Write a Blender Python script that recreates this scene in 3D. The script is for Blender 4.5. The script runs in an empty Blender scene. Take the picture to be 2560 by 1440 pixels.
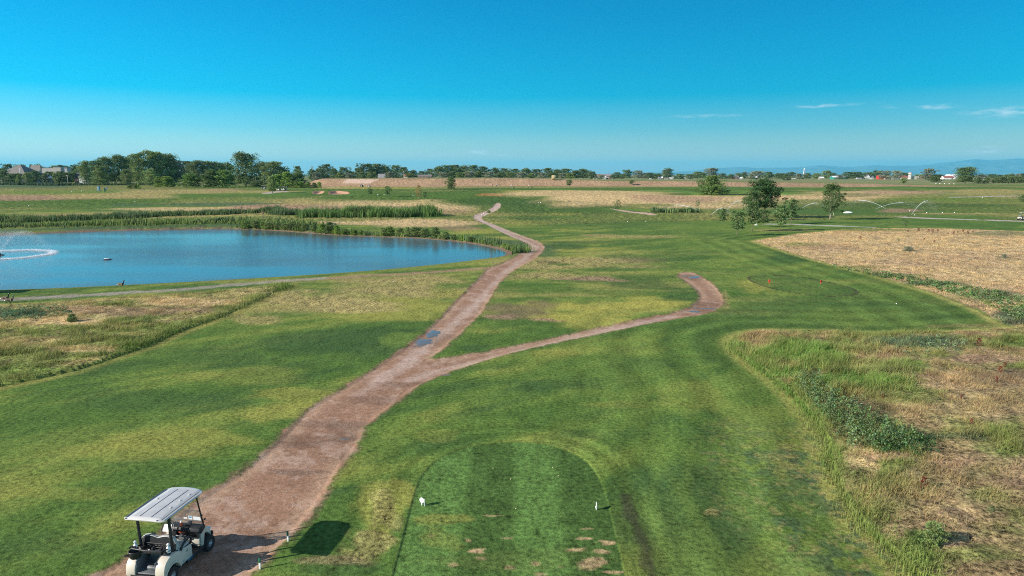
import bpy, bmesh, math, random
import numpy as np
from mathutils import Vector, Matrix
R = math.radians
scene = bpy.context.scene
COL = scene.collection
rng = np.random.default_rng(7)
random.seed(7)
# ------------------------------------------------------------------ camera, sky, sun
FPX, HZ, CH = 1707.0, 437.0, 11.0          # focal length and horizon row for a 2560 px wide picture, camera height
PITCH = math.atan((720 - HZ) / FPX)
cam = bpy.data.cameras.new('camera'); cam.sensor_width = 36; cam.lens = 36 * FPX / 2560
cam.clip_start = 0.5; cam.clip_end = 120000
camo = bpy.data.objects.new('camera', cam); COL.objects.link(camo)
camo.location = (0, 0, CH); camo.rotation_euler = (math.pi / 2 - PITCH, 0, 0)
scene.camera = camo
SUN_EL, SHADOW_AZ = 24.2, 21.5               # shadows fall towards +X turned 21.5 degrees to +Y
sd = Vector((math.cos(R(SHADOW_AZ)) * math.cos(R(SUN_EL)), math.sin(R(SHADOW_AZ)) * math.cos(R(SUN_EL)), -math.sin(R(SUN_EL))))
sun = bpy.data.lights.new('sun', 'SUN'); sun.energy = 4.9; sun.angle = R(0.5); sun.color = (1.0, 0.93, 0.83)
suno = bpy.data.objects.new('sun', sun); COL.objects.link(suno)
suno.rotation_euler = sd.to_track_quat('-Z', 'Y').to_euler(); suno.location = (-60, -30, 60)
world = bpy.data.worlds.new("World"); scene.world = world; world.use_nodes = True
wn, wl = world.node_tree.nodes, world.node_tree.links
wn.clear()
def N(nodes, t, **k):
    n = nodes.new(t)
    for a, b in k.items():
        if a.startswith('i_'):
            n.inputs[a[2:].replace('_', ' ')].default_value = b
        else: setattr(n, a, b)
    return n
sky = N(wn, 'ShaderNodeTexSky', sky_type='NISHITA', sun_disc=False, sun_elevation=R(SUN_EL), sun_rotation=R(111.5), air_density=1.0, dust_density=0.4, ozone_density=2.0)
tc = N(wn, 'ShaderNodeTexCoord'); sep = N(wn, 'ShaderNodeSeparateXYZ'); wl.new(tc.outputs['Generated'], sep.inputs[0])
ramp = N(wn, 'ShaderNodeValToRGB')
TINT = [(0.0, (.92, .90, .92)), (0.022, (.82, .90, .93)), (0.063, (.30, .74, .93)), (0.108, (.0, .67, .94)), (0.163, (.0, .66, .94)), (0.24, (.0, .64, .94)), (.40, (.9, .88, .92)), (1.0, (1.2, 1.0, .88))]
while len(ramp.color_ramp.elements) < len(TINT): ramp.color_ramp.elements.new(0.5)
for e, (p, c) in zip(ramp.color_ramp.elements, TINT): e.position = p
for e, (p, c) in zip(ramp.color_ramp.elements, TINT): e.position = p; e.color = (c[0], c[1], c[2], 1)
wl.new(sep.outputs['Z'], ramp.inputs[0])
mul = N(wn, 'ShaderNodeMix', data_type='RGBA', blend_type='MULTIPLY'); mul.inputs[0].default_value = 1
wl.new(sky.outputs[0], mul.inputs[6]); wl.new(ramp.outputs[0], mul.inputs[7])
# thin clouds low over the horizon: soft ellipses of direction broken up by noise
last = mul.outputs[2]
def dirpx(px, py):
    u = (px - 1280) / FPX; v = (720 - py) / FPX
    return Vector((u, math.cos(PITCH) + v * math.sin(PITCH), -math.sin(PITCH) + v * math.cos(PITCH))).normalized()
cn = N(wn, 'ShaderNodeTexNoise'); cn.inputs['Scale'].default_value = 60; cn.inputs['Detail'].default_value = 5
cm = N(wn, 'ShaderNodeMapping'); cm.inputs['Scale'].default_value = (1, 1, 4.5)
wl.new(tc.outputs['Generated'], cm.inputs[0]); wl.new(cm.outputs[0], cn.inputs['Vector'])
for (px, py, wx, hy, st) in [(1200, 381, 48, 10, .75), (1262, 389, 40, 8, .4), (1100, 388, 90, 10, .2), (2045, 265, 55, 7, .5), (2343, 267, 55, 8, .55), (2520, 280, 110, 15, .5), (2235, 266, 50, 6, .2), (1760, 290, 130, 6, .35), (2472, 375, 40, 11, .8), (2425, 382, 60, 8, .35), (2080, 262, 120, 5, .25)]:
    d = dirpx(px, py)
    az, el = math.atan2(d.x, d.y), math.asin(d.z)
    mp = N(wn, 'ShaderNodeMapping', vector_type='POINT')
    # rotate so the cloud's direction is +Y, then squash
    mp.inputs['Rotation'].default_value = (0, 0, az)
    wl.new(tc.outputs['Generated'], mp.inputs[0])
    m2 = N(wn, 'ShaderNodeMapping'); m2.inputs['Location'].default_value = (0, 0, -d.z * FPX / hy); m2.inputs['Scale'].default_value = (FPX / wx, 0, FPX / hy)
    wl.new(mp.outputs[0], m2.inputs[0])
    ln = N(wn, 'ShaderNodeVectorMath', operation='LENGTH'); wl.new(m2.outputs[0], ln.inputs[0])
    mr = N(wn, 'ShaderNodeMapRange', interpolation_type='SMOOTHSTEP'); wl.new(ln.outputs['Value'], mr.inputs[0])
    mr.inputs[1].default_value = 1.0; mr.inputs[2].default_value = 0.0; mr.inputs[3].default_value = 0; mr.inputs[4].default_value = 1
    # front half only
    nr = N(wn, 'ShaderNodeMapRange'); wl.new(cn.outputs[0], nr.inputs[0]); nr.inputs[1].default_value = .38; nr.inputs[2].default_value = .68
    f = N(wn, 'ShaderNodeMath', operation='MULTIPLY'); wl.new(mr.outputs[0], f.inputs[0]); wl.new(nr.outputs[0], f.inputs[1])
    f2 = N(wn, 'ShaderNodeMath', operation='MULTIPLY'); wl.new(f.outputs[0], f2.inputs[0]); f2.inputs[1].default_value = st
    fy = N(wn, 'ShaderNodeMath', operation='GREATER_THAN'); wl.new(sep.outputs['Y'], fy.inputs[0]); fy.inputs[1].default_value = 0
    f3 = N(wn, 'ShaderNodeMath', operation='MULTIPLY'); wl.new(f2.outputs[0], f3.inputs[0]); wl.new(fy.outputs[0], f3.inputs[1])
    mx = N(wn, 'ShaderNodeMix', data_type='RGBA'); wl.new(f3.outputs[0], mx.inputs[0]); wl.new(last, mx.inputs[6])
    mx.inputs[7].default_value = (6.2, 6.8, 7.4, 1)
    last = mx.outputs[2]
bg = N(wn, 'ShaderNodeBackground'); bg.inputs['Strength'].default_value = 0.083
wo = N(wn, 'ShaderNodeOutputWorld'); wl.new(last, bg.inputs[0]); wl.new(bg.outputs[0], wo.inputs[0])
scene.view_settings.view_transform = 'Standard'; scene.view_settings.look = 'None'
scene.view_settings.exposure = 0.82; scene.view_settings.gamma = 1
scene.render.engine = 'CYCLES'
scene.cycles.filter_width = 1.05; scene.cycles.max_bounces = 6; scene.cycles.transparent_max_bounces = 16; scene.cycles.volume_bounces = 1
try: scene.cycles.use_denoising = False
except Exception: pass

# ------------------------------------------------------------------ numeric helpers
def S(a, b, x):
    t = np.clip((x - a) / (b - a), 0, 1); return t * t * (3 - 2 * t)
def _hash(i, j, s):
    h = (i.astype(np.int64) * 374761393 + j.astype(np.int64) * 668265263 + s * 974634777) & 0xffffffff
    h = ((h ^ (h >> 13)) * 1274126177) & 0xffffffff
    h = h ^ (h >> 16)
    return (h & 0xffff) / 65535.0
def vn(x, y, s=0):
    xi = np.floor(x); yi = np.floor(y); fx = x - xi; fy = y - yi
    fx = fx * fx * (3 - 2 * fx); fy = fy * fy * (3 - 2 * fy)
    a = _hash(xi, yi, s); b = _hash(xi + 1, yi, s); c = _hash(xi, yi + 1, s); d = _hash(xi + 1, yi + 1, s)
    return (a * (1 - fx) + b * fx) * (1 - fy) + (c * (1 - fx) + d * fx) * fy
def fbm(x, y, sc, s=0, o=4):
    r = 0; a = .5; n = 0
    for k in range(o):
        r = r + a * vn(x / sc * 2 ** k + 17.3 * k, y / sc * 2 ** k - 9.1 * k, s + k); n += a; a *= .55
    return r / n
def ray(px, py):
    u = (np.asarray(px, float) - 1280) / FPX; v = (720 - np.asarray(py, float)) / FPX
    return u, math.cos(PITCH) + v * math.sin(PITCH), -math.sin(PITCH) + v * math.cos(PITCH)
def flat(px, py, z=0.0):
    dx, dy, dz = ray(px, py); t = (z - CH) / dz
    return dx * t, dy * t
def polypts(P, z=0.0):
    a = np.array(P, float); x, y = flat(a[:, 0], a[:, 1], z); return np.stack([x, y], 1)
def sdf(P, x, y, margin=6.0):
    """signed distance to polygon P (negative inside); 'margin' away from it is clamped"""
    out = np.full(x.shape, margin, float)
    lo = P.min(0) - margin; hi = P.max(0) + margin
    m = (x > lo[0]) & (x < hi[0]) & (y > lo[1]) & (y < hi[1])
    if not m.any(): return out
    X = x[m]; Y = y[m]; d = np.full(X.shape, 1e9); ins = np.zeros(X.shape, bool)
    n = len(P)
    for i in range(n):
        ax, ay = P[i]; bx, by = P[(i + 1) % n]
        ex, ey = bx - ax, by - ay
        L = ex * ex + ey * ey + 1e-12
        t = np.clip(((X - ax) * ex + (Y - ay) * ey) / L, 0, 1)
        d = np.minimum(d, (X - ax - t * ex) ** 2 + (Y - ay - t * ey) ** 2)
        c = ((ay > Y) != (by > Y))
        if ey != 0: ins ^= c & (X < (bx - ax) * (Y - ay) / ey + ax)
    d = np.sqrt(d); d[ins] *= -1
    out[m] = np.minimum(d, margin)
    return out
def linedist(P, x, y, margin=8.0):
    out = np.full(x.shape, margin, float)
    lo = P.min(0) - margin; hi = P.max(0) + margin
    m = (x > lo[0]) & (x < hi[0]) & (y > lo[1]) & (y < hi[1])
    if not m.any(): return out
    X = x[m]; Y = y[m]; d = np.full(X.shape, 1e9)
    for i in range(len(P) - 1):
        ax, ay = P[i]; ex, ey = P[i + 1] - P[i]
        t = np.clip(((X - ax) * ex + (Y - ay) * ey) / (ex * ex + ey * ey + 1e-12), 0, 1)
        d = np.minimum(d, (X - ax - t * ex) ** 2 + (Y - ay - t * ey) ** 2)
    out[m] = np.minimum(np.sqrt(d), margin); return out
def smooth(P, it=2):
    P = np.asarray(P, float)
    for _ in range(it):
        Q = np.roll(P, -1, 0); P = np.stack([P * .75 + Q * .25, P * .25 + Q * .75], 1).reshape(-1, 2)
    return P

# ------------------------------------------------------------------ terrain
WATER = -0.35
POND = smooth(polypts([(-420, 600), (-150, 593), (0, 588), (60, 585), (150, 581.5), (300, 577), (430, 574.5), (520, 573), (620, 574), (700, 578), (790, 585), (850, 589.5), (950, 593), (1050, 597), (1130, 603), (1200, 613), (1250, 625), (1269, 633), (1258, 640), (1200, 648), (1120, 658), (1000, 670), (900, 678.5), (760, 688), (600, 697.5), (450, 705.5), (300, 713), (150, 720), (0, 724.5), (-200, 731), (-420, 733)], WATER), 1)
MAINPATH = smooth(polypts([(180, 1470), (255, 1425), (330, 1385), (505, 1240), (560, 1205), (640, 1150), (700, 1095), (740, 1050), (765, 1022), (830, 985), (920, 930), (1000, 878), (1060, 832), (1100, 795), (1140, 750), (1180, 712), (1205, 690), (1215, 671), (1260, 655), (1290, 640), (1308, 625), (1322, 612), (1306, 602), (1275, 590), (1235, 570), (1205, 556), (1180, 543), (1190, 536), (1215, 530), (1233, 524), (1238, 518), (1249, 516), (1253, 521), (1245, 528), (1222, 535), (1203, 540), (1207, 548), (1240, 563), (1280, 578), (1320, 593), (1350, 605), (1363, 618), (1350, 635), (1330, 650), (1295, 668), (1262, 690), (1245, 710), (1225, 745), (1205, 780), (1170, 815), (1130, 850), (1095, 882), (1075, 898), (1120, 893), (1180, 885), (1300, 862), (1400, 840), (1500, 818), (1600, 795), (1690, 780), (1735, 762), (1750, 745), (1745, 725), (1715, 702), (1690, 687), (1705, 679), (1730, 679), (1755, 690), (1785, 710), (1805, 735), (1810, 755), (1795, 772), (1760, 785), (1700, 793), (1620, 809), (1500, 833), (1400, 853), (1300, 876), (1200, 905), (1120, 930), (1060, 955), (1015, 985), (975, 1015), (930, 1050), (905, 1082), (903, 1100), (880, 1130), (850, 1170), (820, 1215), (800, 1250), (760, 1300), (720, 1350), (660, 1400), (590, 1470)]), 1)
TRACK = [polypts([(1248, 519), (1235, 529), (1193, 541), (1210, 556), (1260, 582), (1310, 600), (1340, 616), (1310, 646), (1262, 678), (1222, 720), (1180, 770), (1120, 820), (1060, 868), (1000, 915), (900, 985)]),
         polypts([(1020, 950), (1100, 925), (1260, 888), (1400, 854), (1500, 829), (1600, 806), (1680, 790)])]
TEE = smooth(polypts([(1020, 1300), (1040, 1215), (1075, 1160), (1130, 1128), (1200, 1110), (1290, 1103), (1370, 1109), (1440, 1133), (1480, 1163), (1507, 1210), (1530, 1290), (1590, 1560), (1650,1900), (900,1900), (950, 1560)]), 2)
SHORETRACK = polypts([(-200, 762), (0, 752), (200, 741), (450, 725), (700, 703), (950, 688), (1100, 679), (1230, 668)])
ROUGH_L = polypts([(-250, 768), (0, 766), (200, 755), (450, 738), (700, 715), (724, 713), (700, 724), (650, 746), (560, 789), (440, 832), (360, 868), (250, 905), (190, 925), (100, 945), (0, 965), (-250, 1020)])
ROUGH_R = smooth(polypts([(1832, 868), (1836, 850), (1855, 836), (1900, 828), (2050, 829), (2200, 836), (2400, 832), (2700, 812), (2900, 1000), (2900, 1500), (2330, 1470), (2230, 1370), (2140, 1290), (2090, 1180), (2070, 1080), (1985, 985), (1930, 940), (1870, 900)]), 1)
ROUGH_M = polypts([(1885, 606), (1920, 597), (1990, 586), (2120, 574), (2330, 571), (2700, 580), (2900, 640), (2900, 800), (2560, 828), (2510, 810), (2450, 775), (2350, 735), (2210, 695), (2100, 667), (1990, 638)])
TEE2 = smooth(polypts([(1868, 694), (1880, 689), (1930, 686), (1990, 689), (2060, 702), (2130, 718), (2150, 735), (2060, 742), (1960, 727), (1890, 708)]), 1)
def dam_h(x):
    return np.interp(x, [-150, -128, 0, 20, 60, 116, 171, 253, 308, 400], [0, 5.0, 5.0, 4.8, 3.9, 3.1, 2.8, 1.4, .5, .3])
MOUNDS = []   # (x, y, height, rx, ry)
def base_h(x, y):
    r = np.hypot(x, y)
    z = 3.4 * S(165, 335, y)
    amp = S(30, 160, r)
    z = z + amp * ((fbm(x, y, 60, 11, 2) - .5) * .9 + (fbm(x, y, 22, 15, 2) - .5) * .35)
    for (mx, my, h, rx, ry) in MOUNDS:
        z = z + h * np.exp(-((x - mx) / rx) ** 2 - ((y - my) / ry) ** 2)
    far = S(470, 1450, y)
    z = z + dam_h(x) * S(450, 468, y) * (1 - S(480, 1450, y)) - far * 0.9 - S(1500, 3000, y) * 2.5
    z = z * (1 - .6 * S(300, 1000, -y))
    return z
def hf(x, y, paths=True):
    x = np.asarray(x, float); y = np.asarray(y, float)
    sh = x.shape; x = np.atleast_1d(x); y = np.atleast_1d(y)
    z = base_h(x, y)
    d = sdf(POND, x, y, 9.0)
    yc = 92 + x * -0.02
    farside = S(-4, 8, y - yc)
    near = WATER + np.where(d > 0, np.minimum(.12 * d, .12 * d), .35 * d)
    farb = WATER + np.where(d > 0, .05 * np.minimum(d, 1.3) + .55 * np.maximum(d - 1.3, 0), .3 * d)
    bank = near * (1 - farside) + farb * farside
    z = np.where(d < 8.9, np.minimum(z, bank), z)
    z = np.maximum(z, np.where(d < 0, -2.0, -50))
    if paths:
        dp = sdf(MAINPATH, x, y, 3.0)
        z = z - .05 * (1 - S(-.25, 0.05, dp))
        z = z - .028 * (1 - S(-.04, 0.04, sdf(TEE, x, y, 2.0)))
    return z.reshape(sh)
def at(px, py):
    """the point of the terrain seen at a pixel of the 2560 x 1440 photograph"""
    dx, dy, dz = [float(v) for v in ray(px, py)]
    t = np.geomspace(8, 9000, 900); h = hf(dx * t, dy * t, False); g = CH + dz * t - h
    k = np.argmax(g < 0)
    if g[k] >= 0: k = len(t) - 1
    a, b = t[k - 1], t[k]
    for _ in range(22):
        m = (a + b) / 2
        if CH + dz * m - float(hf(dx * m, dy * m, False)) < 0: b = m
        else: a = m
    m = (a + b) / 2
    return Vector((dx * m, dy * m, float(hf(dx * m, dy * m))))
def dist(px, D, py=None):
    """x (and z of image row py) at forward distance D"""
    dx, dy, dz = [float(v) for v in ray(px, 437 if py is None else py)]
    return dx / dy * D, CH + dz / dy * D
for (px, py, h, rx, ry) in [(1080, 512, .9, 11, 8), (960, 522, .6, 12, 9), (1560, 497, 1.4, 26, 14), (2250, 478, 1.2, 30, 16), (480, 492, .7, 20, 9), (870, 478, .9, 14, 8), (760, 482, .6, 14, 8), (2420, 452, 1.6, 40, 18)]:
    x, y = flat(px, py, 2.0) if py < 500 else flat(px, py, .5)
    MOUNDS.append((float(x), float(y), h, rx, ry))

# ------------------------------------------------------------------ object helpers
def tag(o, label=None, cat=None, group=None, kind=None):
    if label: o['label'] = label
    if cat: o['category'] = cat
    if group: o['group'] = group
    if kind: o['kind'] = kind
    return o
def empty(name, loc=(0, 0, 0), rz=0, **k):
    o = bpy.data.objects.new(name, None); COL.objects.link(o); o.location = loc; o.rotation_euler = (0, 0, rz)
    o.empty_display_size = .2
    return tag(o, **k)
def link(name, me, mat=None, parent=None, **k):
    o = bpy.data.objects.new(name, me); COL.objects.link(o)
    if mat is not None and not me.materials:
        for m in (mat if isinstance(mat, (list, tuple)) else [mat]): me.materials.append(m)
    if parent: o.parent = parent
    return tag(o, **k)
def copy_tree(o, parent=None):
    c = o.copy(); COL.objects.link(c)
    if parent: c.parent = parent
    for ch in list(o.children): copy_tree(ch, c)
    return c
def np_mesh(name, V, Fq, cols=None, attrs=None, smoothf=False):
    """V (n,3), Fq (m,3|4) int"""
    me = bpy.data.meshes.new(name); k = Fq.shape[1]
    me.vertices.add(len(V)); me.vertices.foreach_set('co', np.ascontiguousarray(V, np.float32).ravel())
    me.loops.add(Fq.size); me.loops.foreach_set('vertex_index', np.ascontiguousarray(Fq, np.int32).ravel())
    me.polygons.add(len(Fq)); me.polygons.foreach_set('loop_start', np.arange(0, Fq.size, k, dtype=np.int32))
    if smoothf: me.polygons.foreach_set('use_smooth', np.ones(len(Fq), bool))
    if cols is not None:
        a = me.color_attributes.new('col', 'FLOAT_COLOR', 'POINT')
        c = np.ones((len(V), 4), np.float32); c[:, :3] = cols; a.data.foreach_set('color', c.ravel())
    for n, v in (attrs or {}).items():
        a = me.attributes.new(n, 'FLOAT', 'POINT'); a.data.foreach_set('value', np.ascontiguousarray(v, np.float32))
    me.update(calc_edges=True); me.validate(clean_customdata=False)
    return me
class MB:
    """collects shapes into one mesh"""
    def __init__(s): s.v = []; s.f = []; s.m = []
    def add(s, V, Fs, M=None, mi=0):
        o = len(s.v)
        for p in V:
            p = Vector(p); s.v.append(M @ p if M else p)
        for f in Fs: s.f.append([i + o for i in f]); s.m.append(mi)
        return s
    def box(s, c, d, rot=None, mi=0, taper=1.0):
        x, y, z = d[0] / 2, d[1] / 2, d[2] / 2; t = taper
        V = [(-x, -y, -z), (x, -y, -z), (x, y, -z), (-x, y, -z), (-x * t, -y * t, z), (x * t, -y * t, z), (x * t, y * t, z), (-x * t, y * t, z)]
        M = Matrix.Translation(c)
        if rot: M = M @ (Matrix.Rotation(rot[2], 4, 'Z') @ Matrix.Rotation(rot[1], 4, 'Y') @ Matrix.Rotation(rot[0], 4, 'X'))
        return s.add(V, [(0, 3, 2, 1), (4, 5, 6, 7), (0, 1, 5, 4), (1, 2, 6, 5), (2, 3, 7, 6), (3, 0, 4, 7)], M, mi)
    def tube(s, P, r, n=8, mi=0, cap=True):
        P = [Vector(p) for p in P]; k = len(P)
        rr = r if isinstance(r, (list, tuple)) else [r] * k
        o = len(s.v); up = None
        for i, p in enumerate(P):
            t = (P[min(i + 1, k - 1)] - P[max(i - 1, 0)]).normalized()
            if up is None:
                a = Vector((0, 0, 1)) if abs(t.z) < .9 else Vector((1, 0, 0)); up = t.cross(a).normalized()
            up = (up - t * up.dot(t)).normalized(); w = t.cross(up)
            for j in range(n):
                q = 2 * math.pi * j / n; s.v.append(p + (up * math.cos(q) + w * math.sin(q)) * rr[i])
        for i in range(k - 1):
            for j in range(n):
                a = o + i * n + j; b = o + i * n + (j + 1) % n
                s.f.append([a, b, b + n, a + n]); s.m.append(mi)
        if cap:
            s.f.append([o + j for j in range(n)][::-1]); s.m.append(mi)
            s.f.append([o + (k - 1) * n + j for j in range(n)]); s.m.append(mi)
        return s
    def prism(s, prof, a, b, axis='x', mi=0):
        """profile in the plane across 'axis', extruded from a to b; caps as n-gons"""
        n = len(prof)
        def P(u, v, t): return (t, u, v) if axis == 'x' else ((u, t, v) if axis == 'y' else (u, v, t))
        V = [P(u, v, a) for u, v in prof] + [P(u, v, b) for u, v in prof]
        Fs = [list(range(n))[::-1], [n + i for i in range(n)]] + [[i, (i + 1) % n, n + (i + 1) % n, n + i] for i in range(n)]
        return s.add(V, Fs, None, mi)
    def lathe(s, prof, c, n=16, axis='z', mi=0, M=None):
        V = []; k = len(prof)
        for (r, h) in prof:
            for j in range(n):
                q = 2 * math.pi * j / n
                p = (r * math.cos(q), r * math.sin(q), h)
                if axis == 'x': p = (p[2], p[0], p[1])
                if axis == 'y': p = (p[0], p[2], p[1])
                V.append((p[0] + c[0], p[1] + c[1], p[2] + c[2]))
        Fs = [[i * n + j, i * n + (j + 1) % n, (i + 1) * n + (j + 1) % n, (i + 1) * n + j] for i in range(k - 1) for j in range(n)]
        return s.add(V, Fs, M, mi)
    def ball(s, c, r, n=10, mi=0):
        r3 = r if isinstance(r, (tuple, list)) else (r, r, r)
        k = max(4, n // 2)
        prof = [(max(1e-4, math.sin(math.pi * i / k)), -math.cos(math.pi * i / k)) for i in range(k + 1)]
        V = []
        for (a, h) in prof:
            for j in range(n):
                q = 2 * math.pi * j / n; V.append((c[0] + r3[0] * a * math.cos(q), c[1] + r3[1] * a * math.sin(q), c[2] + r3[2] * h))
        return s.add(V, [[i * n + j, i * n + (j + 1) % n, (i + 1) * n + (j + 1) % n, (i + 1) * n + j] for i in range(k) for j in range(n)], None, mi)
    def build(s, name, mat, parent=None, sm=False, bevel=0, seg=2, **k):
        me = bpy.data.meshes.new(name); me.from_pydata([tuple(v) for v in s.v], [], s.f)
        for i, p in enumerate(me.polygons): p.material_index = s.m[i]
        bm = bmesh.new(); bm.from_mesh(me); bmesh.ops.recalc_face_normals(bm, faces=bm.faces)
        if bevel:
            ed = [e for e in bm.edges if len(e.link_faces) == 2 and e.calc_face_angle(0) > .5]
            bmesh.ops.bevel(bm, geom=ed, offset=bevel, segments=seg, affect='EDGES', profile=.5, clamp_overlap=True)
        bm.to_mesh(me); bm.free()
        if sm or bevel:
            for p in me.polygons: p.use_smooth = True
            try: me.set_sharp_from_angle(angle=R(40))
            except Exception: pass
        return link(name, me, mat, parent, **k)

# ------------------------------------------------------------------ materials
def newmat(name):
    m = bpy.data.materials.new(name); m.use_nodes = True; nt = m.node_tree
    b = nt.nodes['Principled BSDF']; return m, nt.nodes, nt.links, b
def paint(name, c, rough=.5, metal=0, var=.12, scale=6, bump=0.0, spec=.5, coat=0):
    m, n, l, b = newmat(name)
    tx = N(n, 'ShaderNodeTexCoord'); no = N(n, 'ShaderNodeTexNoise'); no.inputs['Scale'].default_value = scale; no.inputs['Detail'].default_value = 6
    l.new(tx.outputs['Object'], no.inputs['Vector'])
    mr = N(n, 'ShaderNodeMapRange'); l.new(no.outputs[0], mr.inputs[0]); mr.inputs[1].default_value = .3; mr.inputs[2].default_value = .7
    mr.inputs[3].default_value = 1 - var; mr.inputs[4].default_value = 1 + var
    mx = N(n, 'ShaderNodeMix', data_type='RGBA', blend_type='MULTIPLY'); mx.inputs[0].default_value = 1
    mx.inputs[6].default_value = (*c, 1); l.new(mr.outputs[0], mx.inputs[7]); l.new(mx.outputs[2], b.inputs['Base Color'])
    r2 = N(n, 'ShaderNodeMapRange'); l.new(no.outputs[0], r2.inputs[0]); r2.inputs[3].default_value = max(0, rough - .08); r2.inputs[4].default_value = min(1, rough + .08)
    l.new(r2.outputs[0], b.inputs['Roughness'])
    b.inputs['Metallic'].default_value = metal; b.inputs['Specular IOR Level'].default_value = spec
    if coat: b.inputs['Coat Weight'].default_value = coat; b.inputs['Coat Roughness'].default_value = .1
    if bump:
        bp = N(n, 'ShaderNodeBump'); bp.inputs['Strength'].default_value = bump; bp.inputs['Distance'].default_value = .01
        l.new(no.outputs[0], bp.inputs['Height']); l.new(bp.outputs[0], b.inputs['Normal'])
    return m
def colmat(name, sheen=.3, rough=.75, transl=.25, gain=1.0):
    """foliage or grass blades coloured by their own 'col' attribute"""
    m, n, l, b = newmat(name)
    a = N(n, 'ShaderNodeAttribute', attribute_name='col')
    b.inputs['Roughness'].default_value = rough; b.inputs['Specular IOR Level'].default_value = sheen
    oi = N(n, 'ShaderNodeObjectInfo')
    mr = N(n, 'ShaderNodeMapRange'); l.new(oi.outputs['Random'], mr.inputs[0]); mr.inputs[3].default_value = .82; mr.inputs[4].default_value = 1.18
    mx = N(n, 'ShaderNodeMix', data_type='RGBA', blend_type='MULTIPLY'); mx.inputs[0].default_value = 1
    l.new(a.outputs['Color'], mx.inputs[6]); l.new(mr.outputs[0], mx.inputs[7])
    hs = N(n, 'ShaderNodeMix', data_type='RGBA', blend_type='MULTIPLY'); hs.inputs[0].default_value = 1
    l.new(mx.outputs[2], hs.inputs[6]); l.new(oi.outputs['Color'], hs.inputs[7])
    l.new(hs.outputs[2], b.inputs['Base Color'])
    if transl:
        t = N(n, 'ShaderNodeBsdfTranslucent'); l.new(hs.outputs[2], t.inputs[0])
        ms = N(n, 'ShaderNodeMixShader'); ms.inputs[0].default_value = transl
        l.new(b.outputs[0], ms.inputs[1]); l.new(t.outputs[0], ms.inputs[2]); l.new(ms.outputs[0], n['Material Output'].inputs[0])
    return m
# ------------------------------------------------------------------ ground colours (the cover itself: turf, dry grass, weeds, soil; DS also paints shade at the tee edge)
G = np.array((.085, .150, .032)); G2 = np.array((.138, .205, .043)); GD = np.array((.050, .098, .032)); Y = np.array((.29, .28, .065))
YY = np.array((.36, .33, .075)); YG = np.array((.17, .20, .055)); YT = np.array((.36, .29, .115)); T = np.array((.56, .40, .20)); P_ = np.array((.37, .225, .15))
B_ = np.array((.17, .115, .08)); W_ = np.array((.075, .125, .065)); OR = np.array((.42, .19, .08)); DS = np.array((.06, .05, .035))
def blobJ(px, py, rx, ry):
    c = at(px, py); z = c.z
    c0 = np.array(flat(px, py, z)); ax = np.array(flat(px + rx, py, z)) - c0
    a1 = np.array(flat(px, py - ry * .8, z)) if py - ry * .8 > 441 else c0 * 1.2
    ay = (a1 - np.array(flat(px, py + ry * .8, z))) / 2
    return c0, np.linalg.inv(np.stack([ax, ay], 1))
def put(col, rough, x, y, L, mask=None):
    for k, b in enumerate(L):
        px, py, rx, ry, c, st = b[:6]
        rg = 1.0 if (c is T or c is P_ or c is YG or c is W_ or c is YT) and mask is None else None
        c0, J = blobJ(px, py, rx, ry)
        # bounding test
        ext = np.abs(np.linalg.inv(J)).sum(1) * 1.5
        m = (np.abs(x - c0[0]) < ext[0]) & (np.abs(y - c0[1]) < ext[1])
        if mask is not None: m &= mask > .01
        if not m.any(): continue
        X = x[m] - c0[0]; Yy = y[m] - c0[1]
        u = J[0, 0] * X + J[0, 1] * Yy; v = J[1, 0] * X + J[1, 1] * Yy
        gs = 1.0 + .03 * math.hypot(*c0); fa = 1.3 - .6 * min(1, max(0, (math.hypot(*c0) - 70) / 80))
        r = np.hypot(u, v) + (fbm(u, v, .8, 31 + k, 3) - .5) * fa + (fbm(X * .7 + 5, Yy, gs * 1.6, 33 + k, 4) - .5) * fa * .7
        w = st * (1 - S(.45 + (1.3 - fa) * .3, 1.05 + (1.3 - fa) * .2, r))
        if mask is not None: w = w * mask[m]
        col[m] = col[m] * (1 - w[:, None]) + c * w[:, None]
        if rg is not None: rough[m] = rough[m] * (1 - w) + rg * w
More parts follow.
